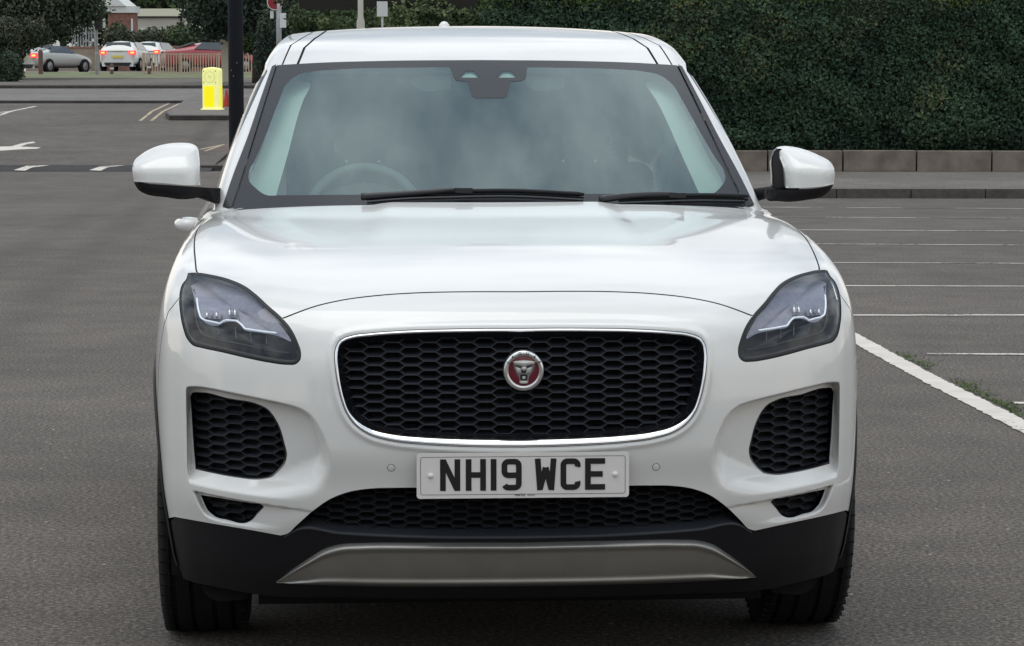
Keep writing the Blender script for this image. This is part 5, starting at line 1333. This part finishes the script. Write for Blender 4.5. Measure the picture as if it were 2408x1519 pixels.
tree('bush', [((wp(20, 165, 101)[0], 101, wp(20, 160, 101)[2]), (.55, .5, .62))], 4200, .10, 'leaf_dark', 'low dark bush on the verge at the far left edge', 'bush')
tree('bush', [((wp(275, 85, 150)[0], 150, wp(275, 88, 150)[2]), (.7, .6, .75))], 2600, .16, 'leaf_grey', 'small bush in front of the brick building', 'bush')
for k, (px, py, rx, rz_, mm, lab) in enumerate(((300, 98, 1.2, .5, 'leaf_grey', 'pale shrub above the roofs of the two white cars'), (365, 92, 1.3, .62, 'leaf_grey', 'grey green shrub between the white cars and the red car'), (430, 90, 1.5, .7, 'leaf_mid', 'green shrub directly above the red car'), (492, 92, 1.2, .6, 'leaf_grey', 'pale shrub above the roof of the red car, beside the pale pillar'))):
    tree('shrub', [((wp(px, py, 158)[0], 158, wp(px, py, 158)[2]), (rx, .8, rz_))], 2600, .17, mm, lab, 'bush')
tree('far_wood', [((wp(x, -20, 230)[0], 230, 8 + k % 2), (5.5, 4, 5)) for k, x in enumerate(range(120, 1300, 110))], 30000, .5, 'leaf_mid', None, None)
fw = [o for o in bpy.data.objects if o.name.startswith('far_wood')][0]; fw['label'] = 'far row of dark trees behind the buildings'; fw['category'] = 'trees'
# unseen trees added behind the photographer: dim the low sky and show as reflections
for k in range(9):
    x = -44 + k * 11 + rng.uniform(-2, 2); tree('tree', [((x * .9, -38 - (k % 3) * 4, 4.6), (5.2, 3.5, 4.3))], 2200, .8, 'leaf_mid', 'unseen broad tree added behind the photographer to dim the low sky, number %s from the left' % ('one two three four five six seven eight nine'.split()[k]), 'tree', group='unseen trees added behind the photographer', trunk=(2.5, .25))
# weeds along the edge line
def tufts():
    v = []; f = []
    for (y0, y1, dens) in ((11.4, 13.0, 900), (13.0, 14.0, 500), (14.6, 15.4, 260)):
        for _ in range(dens):
            y = rng.uniform(y0, y1); cl = math.sin(y * 7) * .5 + math.sin(y * 17 + 1) * .5
            if rng.uniform(-.9, 1) > cl + .25: continue
            x = xedge(y) + .075 + abs(rng.normal(0, .055)); h = rng.uniform(.005, .018); a = rng.uniform(0, 6.28); lx, ly = rng.normal(0, .012, 2); w = .004
            n = len(v); v += [(x - w * math.cos(a), y - w * math.sin(a), .002), (x + w * math.cos(a), y + w * math.sin(a), .002), (x + lx, y + ly, h)]; f.append((n, n + 1, n + 2))
    return v, f
mat('moss', (.060, .075, .032), .95, noise=(18, .45))
for ya, yb_ in ((11.3, 12.6), (12.75, 13.7), (14.5, 15.2)):
    a = np.array([xedge(ya) + .10, ya]); c = np.array([xedge(yb_) + .085, yb_]); struct(ragged('moss_strip', a, c, .038, 'moss', lift=.003, step=.04, amp=.014, wob=.01))
v, f = tufts(); mat('weed', (.085, .12, .035), .9, noise=(12, .4)); o = mesh('grass', v, f, 'weed', smooth=False); o['kind'] = 'stuff'
# ------------------------------------------------------------------ street furniture
pp = wp(556, 300, 30); e = empty('street_lamp', (pp[0], 30, 0), 0, 'thick black post standing close behind the white car', 'post')
b = MB(); b.lathe([(.084, 0), (.083, 1.02), (.082, 3.2), (.076, 6.5), (.07, 6.6), (.0001, 6.62)], (0, 0, 0), 'z', 28); b.build('post', 'post_black', e, smooth=True)
b = MB()
for zz, dx in ((1.70, .02), (1.62, -.04), (1.56, -.02)): b.lathe([(.006, -.088), (.006, -.082)], (dx, 0, zz), 'y', 8); b.lathe([(.0001, -.0885), (.006, -.088)], (dx, 0, zz), 'y', 8)
b.build('bolt', 'galv', e)
b = MB(); b.box((0, -.35, 6.55), (.20, .60, .10)); b.build('lamp_head', 'post_black', e)
# yellow bollard
g0 = gp(500, 262); db = g0[1]; k = db / FPX; gz = wp(500, 262, db)[2]
e = empty('traffic_bollard', (g0[0], db, gz), R(-14), 'bright yellow fluorescent traffic bollard on the island left of the black post', 'bollard')
wB, hB = 50 * k, 101 * k
def rr2(w, h, r, z0, n=5):
    o = [(-w / 2, z0), (w / 2, z0)]
    for i in range(n + 1): a = R(90 * i / n); o.append((w / 2 - r + r * math.cos(a), z0 + h - r + r * math.sin(a)))
    o.append((0, z0 + h + .025))
    for i in range(n + 1): a = R(90 + 90 * i / n); o.append((-w / 2 + r + r * math.cos(a), z0 + h - r + r * math.sin(a)))
    return o
o = prism('bollard_body', rr2(wB * .84, hB - .03, .06, .03), .26, 'bollard_yellow', e, off=-.13)
md = o.modifiers.new('bevel', 'BEVEL'); md.width = .03; md.segments = 3; md.limit_method = 'ANGLE'
b = MB(); b.box((0, 0, .035), (wB * .98, .34, .07)); o = b.build('bollard_base', 'bollard_yellow', e); md = o.modifiers.new('bevel', 'BEVEL'); md.width = .02; md.segments = 2
b = MB(); b.box((-.035, -.132, .36), (wB * .50, .008, .50)); b.build('front_panel', 'panel_yellow', e)
b = MB(); b.box((wB * .42, .02, .36), (.010, .15, .50)); b.build('side_panel', 'panel_yellow', e)
b = MB()
for x in (-.17, .13):
    for z in (.70, .97): b.lathe([(.0001, -.137), (.016, -.137), (.016, -.13)], (x, 0, z), 'y', 10)
b.build('bolt', 'symbol_grey', e)
b = MB(); t = np.linspace(0, 2 * math.pi, 28, endpoint=False); b.tube(np.stack([-.02 + .13 * np.cos(t), -.131 + 0 * t, .83 + .13 * np.sin(t)], 1), .004, 6, close=True); b.tube([(-.06, -.131, .88), (-.02, -.131, .80), (.02, -.131, .86)], .005, 6); b.build('round_symbol', 'symbol_grey', e)
g1_ = wp(533, 268, db + .4); b = MB(); b.lathe([(.10, 0), (.09, .06), (.045, .28), (.02, .42), (.0001, .43)], (g1_[0], g1_[1], G(g1_[1]) + .1), 'z', 14); o = b.build('traffic_cone', 'red_plastic'); tag(o, 'small red cone half hidden behind the yellow bollard', 'cone')
# signs and posts
d = 90.; s0 = wp(647, 5, d); r_ = 18.8 / FPX * d; e = empty('round_sign', (wp(656, 100, d)[0], d, G(d)), 0, 'round red sign with white rim on a grey post', 'sign')
zc = s0[2] - G(d); dx = s0[0] - wp(656, 100, d)[0]
b = MB(); b.lathe([(.0001, -.06), (r_, -.06), (r_, -.04)], (dx, 0, zc), 'y', 36); b.build('sign_rim', 'sign_white', e)
b = MB(); b.lathe([(.0001, -.064), (r_ * .90, -.064), (r_ * .9, -.06)], (dx, 0, zc), 'y', 36); b.build('sign_face', 'sign_red', e)
b = MB(); b.tube([(0, 0, 0), (0, 0, zc + .4)], .085, 12); b.build('post', 'galv', e, smooth=True)
b = MB(); q = wp(666, 48, d); b.box((q[0] - e.location.x, -.10, q[2] - G(d)), (15 / FPX * d, .03, 34 / FPX * d)); b.build('small_plate', 'sign_white', e)
b = MB(); q = wp(639, 34, d); b.box((q[0] - e.location.x, .05, q[2] - G(d)), (8 / FPX * d, .03, 18 / FPX * d)); b.build('small_plate', 'sign_white', e)
d = 58.; x = wp(848, 40, d)[0]; e = empty('lamp_column', (x, d, G(d)), 0, 'grey lamp column with a thicker base above the car roof', 'post')
zz = wp(848, 45, d)[2] - G(d); b = MB(); b.lathe([(9.5 / FPX * d, 0), (9.5 / FPX * d, zz - .05), (6.5 / FPX * d, zz + .05), (6 / FPX * d, 6), (.0001, 6.02)], (0, 0, 0), 'z', 16); b.build('column', 'pale_render', e, smooth=True)
b = MB(); b.box((0, -.3, 6.0), (.18, .6, .08)); b.build('lamp_head', 'galv', e)
d = 52.; q = wp(899, 21, d); e = empty('notice_sign', (q[0], d, G(d)), 0, 'small white rectangular notice on a thin pole above the car roof', 'sign')
b = MB(); b.box((0, -.02, q[2] - G(d)), (25 / FPX * d, .012, 35 / FPX * d)); b.build('notice_board', 'sign_white', e)
b = MB(); b.tube([(.0, .0, 0), (.0, 0, q[2] - G(d) + .05)], .022, 10); b.build('pole', 'galv', e, smooth=True)
d = 100.; x0 = wp(521, 100, d)[0]; x1 = wp(538, 100, d)[0]; zt2 = wp(530, 98, d)[2] - G(d); e = empty('gate_pillar', ((x0 + x1) / 2, d, G(d)), 0, 'pale grey pillar with a cap beside the railings', 'pillar')
b = MB(); b.box((0, 0, zt2 / 2), (x1 - x0, .3, zt2)); b.build('pillar_shaft', 'warehouse_light', e); b = MB(); b.box((0, 0, zt2 + .03), (x1 - x0 + .07, .36, .09)); b.build('pillar_cap', 'warehouse_light', e)
d = 117.; q = wp(228, 180, d)
e = empty('sign_post', (q[0], d, G(d)), 0, 'grey pole with a box and small plates between the convertible and the white hatchback', 'post'); h = wp(228, -10, d)[2] - G(d)
b = MB(); b.tube([(0, 0, 0), (0, 0, 1.0), (0, 0, 1.05), (0, 0, h)], [.075, .075, .055, .05], 10); b.build('pole', 'galv', e)
b = MB(); b.box((.12, -.08, wp(228, 52, d)[2] - G(d)), (.32, .2, .62)); b.build('signal_box', 'trim_black', e); b = MB(); b.box((.34, -.1, wp(228, 54, d)[2] - G(d)), (.10, .06, .42)); b.build('small_plate', 'sign_white', e); b = MB(); b.box((-.12, -.1, wp(228, 58, d)[2] - G(d)), (.14, .05, .34)); b.build('small_plate', 'sign_white', e)
first = None
for k, (px, py, w_, hh, lab) in enumerate(((96, 116, .2, 0, 'tall reddish wooden post in front of the silver convertible'), (263, 149, .16, 0, 'short wooden bollard in front of the white hatchback'), (351, 146, .15, 0, 'short dark wooden bollard at the end of the railings'))):
    q = wp(px, 179, 118.); h = wp(px, py, 118.)[2] - q[2]; e = empty('wooden_bollard', (q[0], 118., G(118.)), 0, lab, 'bollard', 'wooden posts along the verge')
    b = MB(); b.lathe([(w_ / 2, 0), (w_ / 2, h - .05), (w_ * .35, h + .02), (.0001, h + .03)], (0, 0, 0), 'z', 12); b.build('post', 'wood_post', e); b = MB(); b.lathe([(w_ / 2 + .006, h - .22), (w_ / 2 + .006, h - .14)], (0, 0, 0), 'z', 12); b.build('band', 'sign_white' if k else 'wood_post', e)
# railings
d = 119.; xa, xb = wp(336, 150, d)[0], wp(700, 150, d)[0]; ztop = wp(400, 127, d)[2] - G(d); zbm = .06
e = empty('pedestrian_railing', (xa, d, G(d)), 0, 'long beige pedestrian railing in front of the red car', 'railing'); L = xb - xa
for zz in (ztop, .10): b = MB(); b.box((L / 2, 0, zz), (L, .05, .05)); b.build('rail', 'rail_beige', e)
n = int(L / .115); b = MB()
for i in range(n): b.box((.06 + i * .115, 0, ztop / 2 + .05), (.045, .03, ztop - .1))
b.build('bars', 'rail_beige', e)['kind'] = 'stuff'
for i in range(int(L / 1.62) + 1):
    b = MB(); b.box((.02 + i * 1.62, 0, ztop / 2 + .02), (.08, .06, ztop + .06)); b.build('post', 'rail_beige', e)
# buildings
def bld(name, label, px0, px1, pyt, d, depth, m, roofm, cat='building', over=.15, rt=.35):
    x0, x1 = wp(px0, 50, d)[0], wp(px1, 50, d)[0]; z1 = wp(px0, pyt, d)[2]; e = empty(name, ((x0 + x1) / 2, d, G(d)), 0, label, cat); h = z1 - G(d)
    b = MB(); b.box((0, depth / 2, h / 2), (x1 - x0, depth, h)); b.build('wall', m, e)
    b = MB(); b.box((0, depth / 2 - over / 2, h + rt / 2), (x1 - x0 + over * 2, depth + over, rt)); b.build('roof', roofm, e); return e, h, x1 - x0
e, h, w = bld('brick_building', 'brick building with a pale flat roof edge at upper left', 254, 313, 30, 175, 2.2, 'brick', 'roof_pale', rt=.42)
b = MB(); b.add([(-w / 2 - .5, -.3, h + .4), (w / 2 - .4, -.3, h + .42), (-w / 2 + .1, -.3, h + 1.3), (-w / 2 - .5, -.3, h + 1.2), (-w / 2 - .5, 6, h + .4), (w / 2 - .4, 6, h + .42), (-w / 2 + .1, 6, h + 1.3), (-w / 2 - .5, 6, h + 1.2)], [(0, 1, 2, 3), (7, 6, 5, 4), (0, 4, 5, 1), (1, 5, 6, 2), (2, 6, 7, 3), (3, 7, 4, 0)]); b.build('pitched_roof', 'roof_pale', e)
b = MB(); b.box((w / 2 - .06, -.08, h * .45), (.1, .1, h * .9)); b.build('downpipe', 'sign_white', e)
for xx in (-.35, .25): b = MB(); b.box((xx * w, -.03, h * .62), (.55, .06, .8)); b.build('window', 'far_glass', e)
e, h, w = bld('warehouse', 'pale warehouse with a light roof edge, right of the brick building', 315, 428, 38, 185, 2.5, 'warehouse', 'roof_yellowish', rt=.5)
b = MB(); b.box((0, -.1, h - .06), (w, .1, .1)); b.build('eaves_shadow', 'trim_black', e); b = MB(); b.box((w / 2 - .05, -.06, h / 2), (.1, .1, h)); b.build('downpipe', 'trim_black', e)  # dark strip stands for the shadow line below the roof edge
b = MB(); b.add([(w / 2 + .02, 0, 0), (w / 2 + 1.6, 0, 0), (w / 2 + 1.6, 0, h - .6), (w / 2 + 1.0, 0, h + .35), (w / 2 + .02, 0, h - .05), (w / 2 + .02, 2.2, 0), (w / 2 + 1.6, 2.2, 0), (w / 2 + 1.6, 2.2, h - .6), (w / 2 + 1.0, 2.2, h + .35), (w / 2 + .02, 2.2, h - .05)], [(0, 1, 2, 3, 4), (1, 6, 7, 2), (2, 7, 8, 3), (3, 8, 9, 4)]); b.build('gable_wall', 'warehouse_light', e)
b = MB(); b.box((-w * .05, -.05, wp(372, 71, 185)[2] - G(185)), (w * .62, .06, .28)); b.build('shutter_band', 'roof_pale', e)
def wallbox(name, label, px0, px1, pyt, d, m, th=.3, cat='wall'):
    x0, x1 = wp(px0, 50, d)[0], wp(px1, 50, d)[0]; h = wp(px0, pyt, d)[2] - G(d); e = empty(name, ((x0 + x1) / 2, d, G(d)), 0, label, cat)
    b = MB(); b.box((0, 0, h / 2), (x1 - x0, th, h)); b.build('wall_face', m, e); b = MB(); b.box((0, 0, h + .05), (x1 - x0 + .04, th + .08, .1)); b.build('coping', 'brick', e); return e
wallbox('brick_wall', 'brown brick wall behind the silver convertible', 60, 236, 114, 150, 'brick_light'); wallbox('brick_wall', 'long red brick wall behind the white and red cars', 237, 700, 112, 152, 'brick')
d = 160; e = empty('palisade_fence', (wp(170, 100, d)[0], d, G(d)), 0, 'grey slatted fence above the brown brick wall at left', 'fence'); L = wp(238, 100, d)[0] - wp(170, 100, d)[0]; h = wp(200, 62, d)[2] - G(d)
b = MB()
for i in range(int(L / .16)): b.box((i * .16, 0, h / 2), (.08, .03, h))
b.build('slats', 'galv', e)['kind'] = 'stuff'; 
for zz in (.85, .4): b = MB(); b.box((L / 2, .04, h * zz), (L, .04, .06)); b.build('rail', 'galv', e)
# ------------------------------------------------------------------ far cars (length along +y = heading)
def lattice_car(label, loc, head, paint_m, prof, width=1.8, lights='tail_red', soft=False, plate_=True, group='cars on the far road'):
    """prof: list of stations (y, z_belt, z_roof, w_belt_scale, w_roof_scale)"""
    e = empty('car', loc, head, label, 'car', group); v = []; f = []; ring = 9
    for (y, zb_, zr, wb, wr) in prof:
        hw = width / 2
        for (sx, z) in ((-wb * .96, .22), (-wb, .5), (-wb, zb_ * .8), (-wb * .96, zb_), (-wr, zr), (wr, zr), (wb * .96, zb_), (wb, zb_ * .8), (wb, .5)): v.append((sx * hw, y, z))
        v.append((wb * .96 * hw, y, .22))
    r = 10
    for i in range(len(prof) - 1):
        for k in range(r): a = i * r + k; b_ = i * r + (k + 1) % r; f.append((a, b_, b_ + r, a + r))
    f += [tuple(range(r)), tuple(range((len(prof) - 1) * r, len(prof) * r))[::-1]]
    o = mesh('body', v, f, paint_m, e, smooth=True); md = o.modifiers.new('sub', 'SUBSURF'); md.levels = md.render_levels = 2
    return e
def facet(e, name, pts, m, thick=.02, d=(0, -1, 0)):
    n = len(pts); P = np.array(pts, float); Q = P - np.array(d) * thick
    return mesh(name, np.vstack([P, Q]), [tuple(range(n))] + [(i, (i + 1) % n, n + (i + 1) % n, n + i) for i in range(n)], m, e, smooth=False)
def fwheels(e, ys, hw, r=.32):
    for y in ys:
        for s in (-1, 1):
            b = MB(); b.lathe([(.0001, s * .09), (.20, s * .09), (r - .02, s * .11), (r, s * .08), (r, -s * .1)], (s * (hw - .05), y, r), 'x', 20); w_ = b.build('wheel', 'tyre', e, smooth=True)
            b = MB(); b.lathe([(.0001, s * .115), (.19, s * .10)], (s * (hw - .05), y, r), 'x', 12); b.build('rim', 'alloy', w_)
# origin = rear bumper centre on the ground, heading +y
HATCH = [(0, .95, .96, .86, .80), (.06, 1.0, 1.06, .98, .86), (.35, 1.0, 1.40, 1, .70), (.8, .98, 1.46, 1, .72), (2.3, .96, 1.44, 1, .70), (3.1, .94, .98, 1, .9), (4.0, .80, .82, .95, .85), (4.2, .55, .56, .8, .8)]
def rear_dress(e, hw, zg0, zg1, lm, plate_c='plate_yellow', y0=.0, dark=True, yg=(.13, .34), zl=.86):
    facet(e, 'rear_window', [(-hw * .72, yg[0] - .03, zg0), (hw * .72, yg[0] - .03, zg0), (hw * .60, yg[1] - .04, zg1), (-hw * .60, yg[1] - .04, zg1)], 'far_glass', .05)
    for s in (-1, 1):
        facet(e, 'tail_light', [(s * hw * .97, -.0, zl - .09), (s * hw * .97, -.0, zl + .11), (s * hw * .60, -.045, zl + .09), (s * hw * .60, -.045, zl - .07)], lm, .06)
        facet(e, 'lamp_core', [(s * hw * .88, -.035, zl - .03), (s * hw * .88, -.035, zl + .05), (s * hw * .68, -.06, zl + .04), (s * hw * .68, -.06, zl - .03)], 'tail_amber', .03)
    facet(e, 'number_plate', [(-.27, -.05, .62), (.27, -.05, .62), (.27, -.05, .73), (-.27, -.05, .73)], plate_c, .03)
    facet(e, 'rear_diffuser', [(-hw * .62, -.045, .24), (hw * .62, -.045, .24), (hw * .72, -.05, .40), (-hw * .72, -.05, .40)], 'trim_black', .05)
def side_glass_f(e, hw, pts, s, m='far_glass'): facet(e, 'side_window', [(s * (hw * k + .012), y, z) for (k, y, z) in pts], m, .03, d=(s, 0, 0))
dh = 131.; q = wp(277, 168, dh); q[2] = G(dh) + .02; e = lattice_car('white hatchback with glowing tail lights waiting on the far road', (q[0], dh, q[2]), R(-4), 'far_white', HATCH, 1.80)
rear_dress(e, .90, 1.02, 1.36, 'tail_red'); fwheels(e, (.8, 3.35), .9)
for s in (-1, 1): side_glass_f(e, .90, [(.93, .55, 1.03), (.93, 2.9, 1.0), (.74, 2.2, 1.36), (.74, .75, 1.38)], s)
dh2 = 143.; q = wp(338, 165, dh2); q[2] = G(dh2) + .02; e = lattice_car('white car just ahead of the white hatchback, partly hidden by it', (q[0], dh2, q[2] + .02), R(-10), 'far_white', [(a, b * 1.06, c * 1.06, d_, g) for a, b, c, d_, g in HATCH], 1.78)
rear_dress(e, .89, 1.06, 1.44, 'tail_red', zl=.96); fwheels(e, (.8, 3.35), .89)
for s in (-1, 1): side_glass_f(e, .89, [(.93, .55, 1.10), (.93, 2.9, 1.06), (.74, 2.2, 1.44), (.74, .75, 1.46)], s)
CONV = [(0, .84, .85, .84, .80), (.08, .92, .94, .98, .86), (.7, .94, .96, 1, .82), (1.3, .92, 1.22, 1, .70), (2.0, .90, 1.26, 1, .70), (2.9, .87, .91, 1, .88), (4.0, .76, .78, .95, .85), (4.35, .50, .52, .78, .75)]
dc = 122.6; q = wp(50, 177, dc); q[2] = G(dc) + .02; e = lattice_car('silver convertible with a dark roof under the tree at far left', (q[0], dc, q[2]), R(-27), 'silver_paint', CONV, 1.8)
rear_dress(e, .90, .98, 1.12, 'tail_red', yg=(.75, 1.15), zl=.78); fwheels(e, (.85, 3.5), .9, .33)
for s in (-1, 1): side_glass_f(e, .9, [(.94, 1.0, .95), (.94, 3.0, .90), (.74, 2.35, 1.20), (.74, 1.35, 1.24)], s)
b = MB(); b.add([(-.66, 1.0, 1.00), (.66, 1.0, 1.00), (.64, 1.45, 1.27), (-.64, 1.45, 1.27), (-.62, 2.1, 1.29), (.62, 2.1, 1.29)], [(0, 1, 2, 3), (3, 2, 5, 4)]); b.build('soft_top', 'trim_black', e)
COUPE = [(0, .94, .95, .86, .80), (.08, 1.0, 1.02, .98, .84), (.5, 1.02, 1.06, 1, .76), (1.6, 1.0, 1.42, 1, .70), (2.4, .98, 1.44, 1, .68), (3.4, .95, .98, 1, .88), (4.3, .82, .84, .95, .85), (4.6, .55, .56, .8, .8)]
dr = 128.; q = wp(383, 176, dr); q[2] = G(dr) - .02; e = lattice_car('red fastback car behind the beige railings', (q[0], dr, q[2] - .0), R(-76), 'red_paint', COUPE, 1.85)
facet(e, 'rear_window', [(-.60, .50, 1.10), (.60, .50, 1.10), (.52, 1.45, 1.41), (-.52, 1.45, 1.41)], 'far_glass', .03, d=(0, -.3, 1)); fwheels(e, (.9, 3.7), .92, .33)
for s in (-1, 1): side_glass_f(e, .92, [(.94, 1.35, 1.08), (.94, 3.2, 1.0), (.72, 2.6, 1.38), (.72, 1.75, 1.39)], s)
